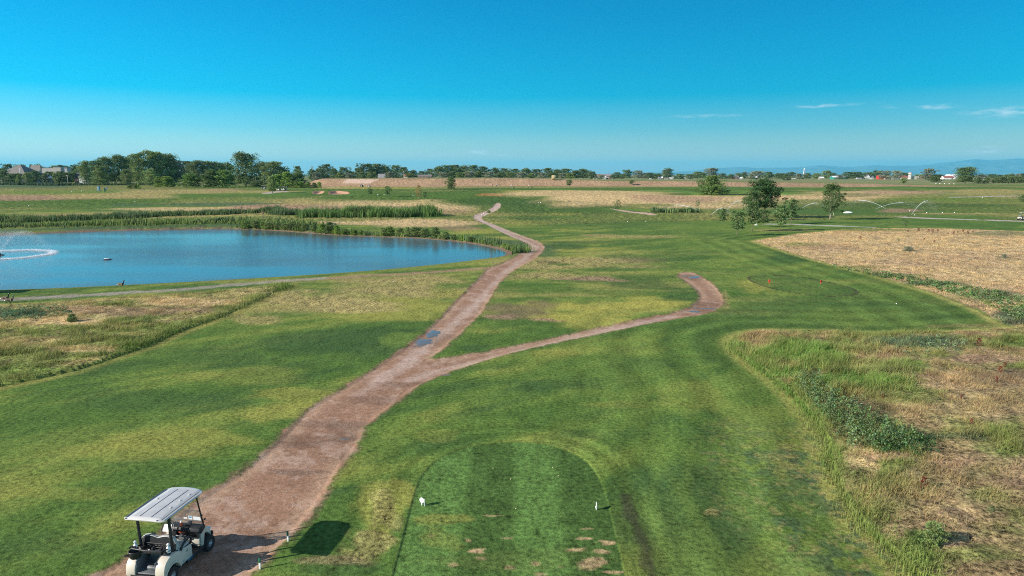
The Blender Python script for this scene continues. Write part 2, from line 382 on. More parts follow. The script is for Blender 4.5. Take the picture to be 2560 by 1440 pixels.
BL1 = [(1760, 1270, 230, 190, GD * .85 + G * .15, .75), (1640, 1090, 200, 60, G, .6), (1300, 1060, 330, 45, G, .4), (1000, 1130, 110, 60, G, .5), (1500, 905, 300, 50, G, .55), (1750, 860, 110, 50, G, .6), (2150, 770, 330, 50, G, .55), (870, 850, 240, 50, GD, .75), (560, 890, 260, 40, GD, .5), (330, 1010, 300, 45, GD, .45), (500, 1100, 220, 40, Y, .55), (800, 985, 130, 40, Y, .6), (350, 1135, 200, 30, Y, .4), (720, 1030, 110, 35, Y, .6),
 (110, 1230, 170, 30, Y, .3), (600, 1130, 90, 30, G2, .8), (150, 1370, 220, 60, GD, .4), (640, 940, 160, 30, Y, .3), (1010, 850, 60, 40, G2, .7), (300, 950, 200, 22, G2, .4), (960, 930, 60, 40, G2, .6),
 (830, 750, 330, 36, YT, .95), (1050, 715, 230, 34, YT, .9), (1000, 770, 200, 34, Y, .8), (900, 765, 160, 20, YT * 1.1, .8), (640, 800, 120, 30, YT, .7), (1130, 735, 70, 22, Y, .6), (700, 740, 120, 20, YT, .9),
 (965, 1240, 75, 100, Y, .7), (960, 1270, 50, 70, YT, .5), (925, 1350, 80, 60, YT, .6), (850, 1400, 110, 25, P_, .4), (1000, 1060, 70, 40, G2, .5), (1180, 1060, 150, 25, G2, .45), (880, 1425, 120, 20, GD, .5), (1080, 1090, 60, 22, Y, .3),
 (1250, 1000, 220, 35, G2, .35), (1450, 955, 220, 22, GD, .5), (1600, 905, 170, 25, GD, .6), (1740, 985, 90, 60, Y, .35), (1890, 1060, 110, 90, Y, .38), (1960, 1160, 60, 60, YT, .35), (1550, 1085, 190, 22, GD, .4), (1710, 1190, 110, 50, GD, .6),
 (1750, 1330, 130, 80, GD, .35), (1560, 1010, 120, 20, Y, .3), (1400, 882, 110, 13, Y, .6), (1540, 858, 120, 10, G2, .6), (1845, 900, 25, 60, G2, .5), (1780, 1280, 22, 14, YT, .6), (1980, 1370, 20, 15, YT, .6), (2080, 1150, 40, 30, YT, .4),
 (1485, 780, 220, 42, YY, .95), (1600, 760, 110, 30, YY, .7), (1300, 772, 95, 26, B_, .65), (1350, 798, 70, 9, P_, .8), (1240, 790, 60, 12, P_, .6), (1230, 845, 110, 28, G, .9), (1180, 870, 60, 15, GD, .7), (1420, 838, 190, 12, G, .8),
 (1440, 622, 190, 9, Y, .8), (1440, 655, 230, 22, YT, .85), (1360, 690, 110, 12, YT, .8), (1590, 700, 160, 22, GD, .65), (1700, 730, 50, 25, GD, .5), (1480, 697, 100, 9, P_, .7), (1340, 722, 100, 14, G, .8), (1600, 668, 120, 8, YT, .6), (1560, 730, 130, 14, G, .6),
 (1470, 605, 140, 6, GD, .6), (1400, 616, 75, 11, GD, .8), (1560, 641, 60, 11, GD, .5), (1400, 661, 36, 4, G, .9), (1375, 655, 40, 5, DS, .5), (1620, 650, 70, 10, B_, .35), (1590, 592, 120, 6, YT, .6), (1300, 556, 80, 9, Y, .5), (1500, 588, 60, 5, YT, .6), (1700, 640, 130, 18, GD, .35), (1780, 610, 160, 14, G2, .5), (1800, 660, 140, 14, G2, .5),
 (1940, 770, 190, 40, GD, .35), (2180, 790, 220, 25, G2, .4), (1890, 715, 60, 26, Y, .6), (1815, 705, 45, 14, G2, .5), (2200, 760, 150, 16, GD, .4), (2350, 790, 130, 14, GD, .3), (2130, 735, 100, 10, YG, .3), (1800, 750, 22, 25, YT, .55), (1960, 640, 70, 14, GD, .5), (2400, 815, 80, 8, YT, .6), (1960, 606, 50, 6, Y, .5),
 # middle distance, left to right
 (40, 508, 430, 13, G, .9), (300, 500, 240, 8, G, .8), (480, 491, 130, 5, G, .95), (180, 478, 190, 7, G2, .8), (60, 493, 220, 5, P_, .8), (270, 489, 170, 4, YT, .9), (450, 479, 170, 5, YT, .8), (610, 468, 180, 5, G, .85), (700, 487, 130, 6, G, .85), (560, 500, 120, 5, YG, .9),
 (380, 537, 340, 11, YT, .85), (150, 545, 200, 8, P_, .5), (540, 522, 260, 6, T, .8), (760, 518, 180, 8, P_, .8), (880, 503, 210, 8, YT, .9), (1010, 508, 190, 9, T, .9), (960, 525, 220, 8, P_, .8), (1110, 512, 90, 12, T, .95), (1060, 556, 160, 12, T, .95), (850, 556, 170, 7, T, .9), (1190, 578, 70, 10, Y, .7), (1150, 570, 60, 8, P_, .5), (1240, 595, 60, 10, Y, .8),
 (560, 550, 330, 9, YG, .8), (100, 562, 230, 8, W_, .9), (560, 510, 150, 3, W_, .8), (330, 511, 80, 3, W_, .7), (450, 566, 350, 5, YG, .8),
 (900, 474, 260, 5, G, .9), (960, 489, 230, 9, G, .95), (1200, 485, 190, 12, G, .95), (1330, 500, 230, 16, G, .9), (1250, 505, 120, 8, GD, .5), (1500, 545, 280, 20, G, .6), (1430, 515, 200, 14, GD, .4), (1600, 560, 190, 12, GD, .3), (1235, 486, 45, 3, OR, .7), (1330, 478, 90, 4, Y, .7), (1410, 535, 60, 3, Y, .5), (860, 468, 110, 1.8, YT, .9), (980, 471, 120, 1.8, Y, .9), (960, 465.5, 260, 2, G, .8),
 (1330, 545, 60, 6, GD, .5), (1480, 484, 210, 8, T, .9), (1600, 492, 200, 10, T, .95), (1760, 500, 190, 11, T, .95), (1700, 496, 130, 6, P_, .6), (1900, 503, 120, 12, T, .9), (2020, 497, 190, 10, T, .95), (2190, 484, 220, 7, T, .8), (2360, 492, 150, 6, YG, .8), (2250, 480, 150, 4, P_, .6), (2480, 478, 110, 6, YT, .7), (1620, 513, 90, 4, YG, .8),
 (2200, 520, 460, 18, G, .75), (2400, 555, 260, 14, G, .7), (2100, 524, 260, 12, GD, .35), (2440, 501, 130, 7, YG, .8), (2350, 499, 160, 4, G2, .8), (2250, 526, 60, 5, P_, .6), (2400, 534, 110, 2.2, YT, .8), (2180, 553, 200, 4, G2, .5), (1800, 565, 170, 18, G2, .5), (1960, 575, 90, 6, YT, .5), (2080, 565, 150, 5, G2, .6), (1900, 540, 120, 6, G2, .5),
 (1700, 471.5, 620, 4.5, G, .95), (2330, 467, 260, 6, G, .9), (1150, 473, 90, 3, GD, .5), (2130, 487, 90, 4, GD, .5), (2300, 512, 260, 4, GD, .5), (70, 466, 150, 5, W_, .8), (300, 463, 160, 3, YG, .9), (560, 474, 70, 2, P_, .6), (660, 480, 110, 2, YT, .7)]
G3 = np.array((.135, .25, .048))
BL_L = [(330, 780, 200, 18, P_, .6), (150, 805, 170, 20, T, .9), (470, 760, 230, 18, T, .9), (60, 786, 130, 20, W_, 1), (250, 853, 220, 26, YG, .8), (60, 900, 170, 45, YG, .8), (420, 832, 110, 28, YG, .8), (620, 742, 90, 14, YT, .9), (560, 775, 70, 10, YG, .7), (180, 880, 120, 14, T, .6), (90, 930, 200, 14, G2, .5), (350, 862, 60, 12, G2, .6)]
BL_M = [(2200, 610, 330, 40, T, .5), (2350, 650, 250, 28, P_, .25), (2000, 612, 60, 8, YG, .6), (2150, 668, 90, 8, YG, .7), (2210, 688, 90, 8, W_, .85), (2330, 708, 110, 12, W_, .9), (2480, 742, 120, 22, W_, .85), (2560, 790, 90, 35, W_, .9), (2400, 742, 50, 8, YT, .8), (2500, 585, 110, 10, W_, .6), (2180, 575, 120, 4, YG, .8), (2460, 700, 130, 14, T, .6), (2060, 620, 90, 12, P_, .35), (2290, 690, 40, 5, YG, .6)]
BL_R = [(1868, 858, 40, 24, YT, .5), (2000, 890, 190, 60, G3, .95), (2020, 860, 140, 20, G, .7), (1970, 935, 90, 34, G3, .9), (2200, 920, 130, 30, G3, .6), (2290, 862, 150, 22, W_, .95), (2230, 905, 110, 14, P_, .35), (2420, 990, 230, 110, T * .62 + P_ * .2, .75), (2350, 1300, 260, 150, T * .6 + P_ * .2, .6), (2460, 905, 150, 20, P_, .6), (2560, 950, 120, 30, B_, .6), (2190, 960, 160, 42, G3, .9), (2110, 950, 70, 28, G, .8),
 (2150, 1040, 80, 60, DS, .6), (2240, 1090, 90, 36, GD, .85), (2330, 1100, 90, 20, W_, .6), (2450, 1400, 230, 50, YG, .8), (2290, 1390, 70, 70, G2, .8), (2500, 1190, 230, 90, P_, .45), (2140, 1150, 60, 60, T, .85), (2100, 1110, 40, 20, YT, .8), (2160, 1240, 50, 60, YT, .85), (1960, 890, 130, 50, G2, .6), (2060, 915, 90, 30, G2, .6), (2230, 980, 120, 40, G2, .5), (2300, 1000, 120, 50, YG, .7), (2500, 860, 140, 25, G, .6), (2430, 1100, 90, 14, W_, .6), (2330, 1350, 60, 30, GD, .7), (2400, 1375, 70, 8, B_, .7), (2560, 1300, 80, 60, YG, .6), (2240, 1150, 70, 20, P_, .6), (1960, 925, 40, 12, YT, .7), (2500, 1040, 60, 30, B_, .35)]
BL_T = [(x, y, a, b, (YT * .5 + P_ * .75), s) for x, y, a, b, s in [(1230, 1289, 20, 3, .6), (1190, 1377, 30, 10, .95), (1170, 1352, 10, 8, .6), (1467, 1346, 30, 7, .9), (1518, 1356, 22, 8, .85), (1437, 1375, 34, 7, .9), (1502, 1380, 30, 10, .9), (1480, 1405, 34, 22, .8), (1340, 1408, 22, 9, .8), (1272, 1420, 14, 8, .7), (1135, 1412, 16, 9, .6), (1548, 1430, 40, 10, .9), (1350, 1436, 20, 6, .7), (1468, 1322, 16, 3, .6), (1200, 1395, 16, 8, .6), (1400, 1418, 12, 5, .5), (1080, 1340, 14, 8, .4), (1270, 1345, 16, 3, .5)]] + [(1110, 1298, 70, 25, Y, .5), (1090, 1345, 70, 40, Y, .3), (1290, 1400, 250, 40, YG, .25)]
SPILL = [at(856, 458), at(925, 458.5), at(948, 448.5), at(868, 447.5)]
def ground_cover(x, y):
    """colour, long-grass amount (0..1), and kind of every ground point: 0 turf, 1 dirt path, 2 sand, 3 asphalt, 4 concrete"""
    n = len(x); r = np.hypot(x, y)
    far = S(60, 400, r)
    a = R(38); xs = x * math.cos(a) + y * math.sin(a); ys = -x * math.sin(a) + y * math.cos(a)
    n1 = fbm(xs / 3.2, ys, 2.6, 1, 5); n2 = fbm(x, y, 14, 2, 4); n3 = fbm(x, y, .9, 3, 4); n4 = fbm(xs / 5, ys, .9, 6, 3); n5 = fbm(x / 2.5, y, 45, 8, 4)
    w = np.clip(.40 + (n1 - .5) * 3.6 + (n2 - .5) * 1.2, 0, 1)[:, None]
    col = G * (1 - w) + G2 * w
    w = (S(.48, .70, n2 * .4 + n1 * .6) * (.62 - .42 * S(-6, 6, x - .15 * y)))[:, None]; col = col * (1 - w) + Y * w
    w = (S(.50, .74, n4 * .6 + (1 - n2) * .4) * (.65 - .25 * S(-6, 6, x - .15 * y)))[:, None]; col = col * (1 - w) + GD * w
    # farther turf and meadow
    w = (S(100, 170, y) * S(.48, .58, n5 + .11 * S(15, -10, x)) * .85)[:, None]; col = col * (1 - w) + (YT * .6 + YG * .4) * w
    rough = (w[:, 0] > .3) * 1.0
    h1 = fbm(x / 5, y, 2.6, 12, 4); h2 = fbm(x / 3.5, y, 7, 13, 4); rg = S(42, 60, y) * (1 - S(120, 160, y))
    w = (rg * S(.50, .68, h1 * .6 + h2 * .4) * (.6 - .4 * S(10, 30, x)))[:, None]; col = col * (1 - w) + (Y * .5 + YT * .5) * w
    w = (rg * S(.50, .64, 1 - h1 * .5 - h2 * .5) * .3)[:, None]; col = col * (1 - w) + GD * w
    w = (S(480, 560, y) * (.8 + .2 * n2))[:, None]; fc = np.array((.21, .22, .10)) * (.8 + .5 * fbm(x / 4, y, 160, 9, 4))[:, None]; col = col * (1 - w) + fc * w
    w = (S(330, 380, y) * S(-100, -150, x))[:, None] * .5; col = col * (1 - w) + YG * .7 * w
    put(col, rough, x, y, BL1)
    # dry slope of the embankment
    dm = S(446, 451, y) * (1 - S(469, 474, y)) * S(.15, .8, dam_h(x)) * np.where(x > -150, 1, 0)
    dc = (P_ * .45 + T * .22 + B_ * .35) * (.75 + .55 * fbm(x / 1.5, y, 5, 41, 4))[:, None]
    col = col * (1 - dm[:, None]) + dc * dm[:, None]; rough = np.maximum(rough, dm * .8)
    ft = S(436, 442, y) * (1 - S(446, 450, y)) * S(-140, -110, x) * .8 * S(.35, .55, fbm(x / 3, y, 20, 42, 2) + .1)
    col = col * (1 - ft[:, None]) + T * .8 * ft[:, None]
    # unmown ground
    wob = (n3 - .5) * .7 + (n1 - .5) * .5
    for Pg, BL, base, alt in ((ROUGH_L, BL_L, YT, YG * 1.15), (ROUGH_M, BL_M, T, T * .72 + P_ * .25), (ROUGH_R, BL_R, YG * 1.1, YT * .5 + P_ * .4)):
        d = sdf(Pg, x, y, 14.0)
        m = 1 - S(-.25, .15, d + wob * (.5 if Pg is not ROUGH_M else 1.0))
        f = fbm(xs / 2, ys, 1.6, 21, 5); g2 = fbm(x, y, 6, 22, 3)
        t = S(.38, .62, f * .6 + g2 * .4)[:, None]
        c = base * t + alt * (1 - t)
        tmp = c.copy(); put(tmp, rough, x, y, BL, m)
        sp = (fbm(x, y, .55, 25, 4) - .5)[:, None]; tmp = tmp * (1 + sp * 1.1)
        sp = S(.62, .78, fbm(x, y, .8 if Pg is not ROUGH_M else 2.2, 27, 4))[:, None] * (.6 if Pg is not ROUGH_M else .3); tmp = tmp * (1 - sp) + B_ * sp
        col = col * (1 - m[:, None]) + tmp * m[:, None]; rough = rough * (1 - m) + m
        ed = S(0, .3, d) * (1 - S(.5, 1.3, d)) * .8 * S(.25, .5, n2)
        col = col * (1 - ed[:, None]) + (Y * .6 + YT * .4) * ed[:, None]
    q = sdf(ROUGH_R, x, y, 14.0); cz = S(0, .5, q) * (1 - S(2.5, 5.5, q + (n2 - .5) * 4)) * (1 - S(26, 32, y))
    w = (cz * S(.46, .56, fbm(x, y, .5, 28, 4)) * .75)[:, None]; col = col * (1 - w) + W_ * .8 * w
    w = (cz * S(.56, .66, fbm(x, y, .35, 29, 4)) * .6)[:, None]; col = col * (1 - w) + YT * .8 * w
    fl = fbm(d * .9, (x * .4 + y) * .10, 1.0, 57, 4) * .6 + fbm(sdf(TEE, x, y, 9.0) * 1.1, (x + y) * .1, 1.0, 58, 3) * .4
    gt = (S(.3, 1.2, q) * S(-5, 2, x - .12 * y) * (1 - S(48, 60, y)) * (1 - rough))
    w = (gt * S(.48, .66, fl) * .5)[:, None]; col = col * (1 - w) + G2 * w
    w = (gt * S(.50, .68, 1 - fl) * .55)[:, None]; col = col * (1 - w) + (GD * .6 + G * .4) * w
    # mower passes on the right hand fairway follow its edge
    d = sdf(ROUGH_M, x, y, 14.0); d2 = sdf(ROUGH_R, x, y, 14.0)
    for q in (d, d2):
        m = ((q > .3) & (q < 13)) * .16 * S(13, 8, q); col *= (1 + m * np.sin(q * 2.1 + n1 * 2))[:, None]
    hill = S(190, 230, y) * (1 - S(330, 400, y)) * S(-120, -60, x) * (rough < .3)
    col *= (1 + hill * .30 * np.sin((x + y * .35) / 6 + n2 * 3))[:, None]
    # ditch of bare soil beside the tee
    L = polypts([(1560, 1235), (1585, 1300), (1612, 1370), (1640, 1470)])
    m = (1 - S(.02, .30, linedist(L, x, y, 3) + (n3 - .5) * .55)) * .6; col = col * (1 - m[:, None]) + DS * m[:, None]
    # teeing grounds: close mown, striped
    d = sdf(TEE, x, y, 3); m = (1 - S(-.05, .04, d))[:, None]
    st = np.tanh((x + 1.6) * 9) * np.tanh((x - .05) * 9) * np.tanh((x - 1.65) * 7)     # + light, - dark
    tc_ = (GD * .5 + G * .72)[None] * (1.0 + .22 * -st[:, None] * np.ones((1, 3))) * (.75 + .55 * n3[:, None])
    put(tc_, rough, x, y, BL_T)
    col = col * (1 - m) + tc_ * m; rough = rough * (1 - m[:, 0])
    e = (1 - S(.01, .045, np.abs(d - .02))) * .28 * S(1.2, 0, x - .8 - (n2 - .5)); col = col * (1 - e[:, None]) + DS * e[:, None]  # dark left edge: shade of the taller grass, painted into the colour
    col *= (1 + .16 * S(.1, .5, d) * (1 - S(1.5, 2.8, d)) * np.sin(d * 6))[:, None]
    d = sdf(TEE2, x, y, 3); m = (1 - S(-.1, .1, d))[:, None] * .6; col = col * (1 - m) + (G * .5 + GD * .5) * m
    e = (1 - S(.08, .22, np.abs(d))) * .75; col = col * (1 - e[:, None]) + DS * e[:, None]
    # trodden track along the near shore
    d = linedist(SHORETRACK, x, y, 4) + (n3 - .5) * .9
    m = (1 - S(.5, 1.1, d)) * .75
    lc = np.where((x < -20)[:, None], np.array((.36, .30, .26)), P_ * .95)
    col = col * (1 - m[:, None]) + lc * m[:, None]; rough = rough * (1 - m)
    # pond margin: mud, then soil under the reeds
    d = sdf(POND, x, y, 12.0)
    far_ = S(-4, 8, y - 92)
    m = (1 - S(1.0, 1.7, d + (n3 - .5) * .8)) * far_; col = col * (1 - m[:, None]) + np.array((.20, .14, .10)) * m[:, None]
    m = S(1.4, 2.2, d) * (1 - S(7, 9, d + (n2 - .5) * 5)) * far_ * .8; col = col * (1 - m[:, None]) + (W_ * .6 + GD * .4) * m[:, None]
    m = (1 - S(.2, .5, d)) * (1 - far_); col = col * (1 - m[:, None]) + B_ * m[:, None]
    m = S(.4, .8, d) * (1 - S(2.5, 4, d)) * (1 - far_) * .7; col = col * (1 - m[:, None]) + YG * m[:, None]
    kind = np.zeros(n, np.int8)
    # dirt path with pale gravel tracks, wheel ruts, damp places
    d = sdf(MAINPATH, x, y, 6.0); dj = d + (n3 - .5) * .55 + (fbm(x, y, .22, 51, 3) - .5) * .28
    tr = np.minimum(linedist(TRACK[0], x, y, 6), linedist(TRACK[1], x, y, 6)) + (fbm(x, y, 1.2, 52, 3) - .5) * .9
    nb = fbm(x, y, 2.2, 53, 5)
    dirt = np.array((.30, .172, .112)) * (.75 + .4 * nb)[:, None]
    g = S(.47, .68, fbm(x, y, .35, 54, 4) * .55 + fbm(xs, ys / 4, .9, 55, 3) * .45)[:, None] * .5; dirt = dirt * (1 - g) + np.array((.46, .33, .26)) * g
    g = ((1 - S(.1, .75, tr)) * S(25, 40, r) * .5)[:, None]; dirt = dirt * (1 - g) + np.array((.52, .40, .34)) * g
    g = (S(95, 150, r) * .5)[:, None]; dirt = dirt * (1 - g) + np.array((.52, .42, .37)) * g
    g = ((1 - S(.0, .6, np.abs(d + .35))) * S(.4, .6, n2) * .4)[:, None]; dirt = dirt * (1 - g) + np.array((.48, .33, .22)) * g
    for px, py, rx, ry in ((760, 1100, 70, 22), (880, 1075, 60, 30), (860, 1098, 30, 12), (1770, 765, 60, 20), (1740, 692, 40, 10), (1070, 845, 60, 20), (960, 1000, 90, 16), (880, 1160, 30, 50), (700, 1110, 80, 14), (830, 1060, 110, 14), (1000, 960, 60, 10), (740, 1180, 60, 12)):
        tmp = [(px, py, rx, ry, np.array((.16, .10, .07)), .45 if py < 1150 and rx > 50 else .65)]; put(dirt, rough, x, y, tmp)
    m = (1 - S(-.10, .10, dj))[:, None]; e = ((1 - S(.02, .30, dj)) * (1 - m[:, 0]) * .55)[:, None]
    col = col * (1 - e) + (DS * .5 + P_ * .35) * e
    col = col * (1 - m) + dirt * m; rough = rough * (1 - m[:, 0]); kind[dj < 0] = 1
    for k, (Pg, c) in enumerate(PATCHES):
        d = sdf(Pg, x, y, 5.0) + (n2 - .5) * (.8 if c[0] == 2 else .3); kind[d < 0] = c[0]; m = (1 - S(-.3, .3, d))[:, None]
        col = col * (1 - m) + np.array(c[1]) * (.85 + .3 * n3[:, None]) * m; rough = rough * (1 - m[:, 0])
    return np.clip(col, .004, .9), np.clip(rough, 0, 1), kind
def pp(L):
    return smooth(np.array([tuple(at(*p))[:2] for p in L]), 1)
PATCHES = [(pp([(779, 483), (785, 480.5), (808, 479.5), (812, 481), (803, 484.5), (790, 486)]), (2, (.44, .26, .17))),
 (pp([(817, 486), (826, 481), (840, 479), (862, 481), (876, 483.5), (860, 485.5), (835, 486.5)]), (2, (.42, .24, .16))),
 (pp([(648, 484.5), (672, 480), (690, 478), (722, 477.3), (722, 479.5), (698, 480.5), (672, 485)]), (3, (.40, .33, .29))),
 (pp([(1518, 520.5), (1548, 524), (1590, 529.5), (1625, 532.5), (1644, 536), (1630, 539), (1600, 534), (1550, 527.5)]), (1, (.48, .33, .26))),
 (pp([(0, 454), (60, 450.5), (110, 450), (190, 447), (200, 449.5), (130, 455.5), (60, 459.5), (-60, 462)]), (3, (.27, .25, .24))),
 (pp([(2220, 541), (2300, 543.5), (2400, 547.5), (2545, 551.5), (2600, 553), (2600, 555), (2500, 552.5), (2380, 548.5), (2280, 545.5)]), (3, (.45, .38, .33))),
 (pp([(1905, 559.5), (1960, 559), (2060, 563), (2190, 568), (2190, 569.5), (2050, 564.5), (1960, 560.8), (1905, 561.5)]), (3, (.45, .42, .40))),
 (pp([(2370, 492.6), (2450, 490.8), (2600, 489), (2600, 490.3), (2450, 492.2), (2370, 494)]), (3, (.42, .38, .36))),
 (np.array([tuple(p)[:2] for p in SPILL]), (4, (.52, .38, .29)))]
# ground sheet: one polar net round the camera's foot point, ever coarser with distance, split by what covers it
u = np.concatenate([np.arange(-180, -42, 3.0), np.arange(-42, 42.01, .072), np.arange(45, 180, 3.0)])
th = np.radians(u)
rr = [0.4, 4, 8, 11, 13, 14.5]
while rr[-1] < 45000:
    r0 = rr[-1]; dr = r0 * r0 / CH * .00125
    dr = max(dr, .02)
    if r0 < 340: dr = min(dr, 1.3)
    elif r0 < 440: dr = min(dr, 2.2)
    elif r0 < 490: dr = min(dr, 1.5)
    elif r0 < 760: dr = min(dr, 6)
    else: dr = min(dr, r0 * .03)
    rr.append(r0 + dr)
rr = np.array(rr); nu, nr_ = len(th), len(rr)
RR, TH = np.meshgrid(rr, th, indexing='ij')
GX = (RR * np.sin(TH)).ravel(); GY = (RR * np.cos(TH)).ravel()
GZ = hf(GX, GY)
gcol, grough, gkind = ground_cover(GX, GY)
GZ = GZ + (gkind == 0) * .13 * (np.minimum(sdf(ROUGH_L, GX, GY, 5.0), sdf(ROUGH_R, GX, GY, 5.0)) < 0)
GZ = GZ + grough * (fbm(GX, GY, 1.1, 61, 3) - .5) * np.where(np.hypot(GX, GY) < 160, .20, .5) * (gkind == 0)
for Pg, c in PATCHES[:2]:
    d = sdf(Pg, GX, GY, 5.0); GZ = GZ - .5 * (1 - S(-2.0, .3, d)) + .5 * (1 - S(.2, 3.5, np.abs(d))) * (GY > Pg[:, 1].mean())
i, j = np.meshgrid(np.arange(nr_ - 1), np.arange(nu), indexing='ij')
a = i * nu + j; b = i * nu + (j + 1) % nu
GF = np.stack([a, b, b + nu, a + nu], -1).reshape(-1, 4)[:, ::-1]
fk = gkind[GF].max(1) if False else gkind[GF[:, 0]]
def groundmat(name, dirt=False):
    m, n, l, bs = newmat(name)
    c = N(n, 'ShaderNodeAttribute', attribute_name='col'); rg = N(n, 'ShaderNodeAttribute', attribute_name='rough')
    tx = N(n, 'ShaderNodeTexCoord')
    def nz(sc, det, rgh=.6, stretch=None):
        t = N(n, 'ShaderNodeTexNoise'); t.inputs['Scale'].default_value = sc; t.inputs['Detail'].default_value = det; t.inputs['Roughness'].default_value = rgh
        if stretch:
            mp = N(n, 'ShaderNodeMapping'); mp.inputs['Scale'].default_value = stretch; mp.inputs['Rotation'].default_value = (0, 0, R(-35)); l.new(tx.outputs['Object'], mp.inputs[0]); l.new(mp.outputs[0], t.inputs['Vector'])
        else: l.new(tx.outputs['Object'], t.inputs['Vector'])
        return t.outputs[0]
    f1 = nz(5.5, 8, .72); f2 = nz(1.3, 5, .65, (1, .45, 1)); f3 = nz(26, 4, .7)
    def math_(op, a, b_):
        q = N(n, 'ShaderNodeMath', operation=op)
        for k, v in enumerate((a, b_)):
            if isinstance(v, (int, float)): q.inputs[k].default_value = v
            else: l.new(v, q.inputs[k])
        return q.outputs[0]
    s = math_('ADD', math_('MULTIPLY', math_('SUBTRACT', f1, .5), 3.6 if not dirt else 1.8), math_('MULTIPLY', math_('SUBTRACT', f2, .5), 1.2 if not dirt else .5))
    s = math_('ADD', s, math_('MULTIPLY', math_('SUBTRACT', f3, .5), .9*2 if not dirt else 2.2))
    amp = math_('ADD', .95, math_('MULTIPLY', rg.outputs['Fac'], .7))
    k = math_('MAXIMUM', math_('ADD', 1.0, math_('MULTIPLY', s, amp)), .12)
    mx = N(n, 'ShaderNodeMix', data_type='RGBA', blend_type='MULTIPLY'); mx.inputs[0].default_value = 1
    l.new(c.outputs['Color'], mx.inputs[6]); l.new(k, mx.inputs[7])
    out = mx.outputs[2]
    if dirt:   # pale pebbles in the soil
        v = N(n, 'ShaderNodeTexVoronoi'); v.inputs['Scale'].default_value = 11; l.new(tx.outputs['Object'], v.inputs['Vector'])
        pr = N(n, 'ShaderNodeMapRange'); l.new(v.outputs['Distance'], pr.inputs[0]); pr.inputs[1].default_value = .30; pr.inputs[2].default_value = .22; pr.inputs[3].default_value = 0; pr.inputs[4].default_value = .55
        gate = N(n, 'ShaderNodeMapRange'); l.new(f2, gate.inputs[0]); gate.inputs[1].default_value = .45; gate.inputs[2].default_value = .6
        pm = N(n, 'ShaderNodeMix', data_type='RGBA'); l.new(math_('MULTIPLY', pr.outputs[0], gate.outputs[0]), pm.inputs[0]); l.new(out, pm.inputs[6]); pm.inputs[7].default_value = (.52, .43, .38, 1); out = pm.outputs[2]
    l.new(out, bs.inputs['Base Color']); bs.inputs['Roughness'].default_value = .9; bs.inputs['Specular IOR Level'].default_value = .06
    bp = N(n, 'ShaderNodeBump'); bp.inputs['Strength'].default_value = .9; l.new(math_('ADD', .06, math_('MULTIPLY', rg.outputs['Fac'], .09)) if not dirt else math_('ADD', .02, 0), bp.inputs['Distance'])
    l.new(math_('ADD', f1, math_('MULTIPLY', f3, .35)), bp.inputs['Height']); l.new(bp.outputs[0], bs.inputs['Normal'])
    return m
M_turf = groundmat('turf_and_meadow'); M_dirt = groundmat('dirt', True); M_sand = groundmat('sand'); M_asph = groundmat('pale_path'); M_conc = groundmat('spillway_stone')
def sheet(name, mask, mat, **k):
    f = GF[mask]; idx, inv = np.unique(f, return_inverse=True)
    V = np.stack([GX[idx], GY[idx], GZ[idx]], 1)
    me = np_mesh(name, V, inv.reshape(-1, 4), gcol[idx], {'rough': grough[idx]}, True)
    return link(name, me, mat, **k)
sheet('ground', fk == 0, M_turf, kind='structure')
gy = GY[GF[:, 0]]; gx = GX[GF[:, 0]]
sheet('dirt_path', (fk == 1), M_dirt, kind='structure')
sheet('sand_bunker', (fk == 2) & (gx < flat(815, 483, 2)[0]), M_sand, kind='structure'); sheet('sand_bunker', (fk == 2) & (gx >= flat(815, 483, 2)[0]), M_sand, kind='structure')
sheet('road', (fk == 3) & (gy > 400), M_asph, kind='structure'); sheet('path', (fk == 3) & (gy <= 400), M_asph, kind='structure')
sheet('embankment_spillway', (fk == 4), M_conc, kind='structure')
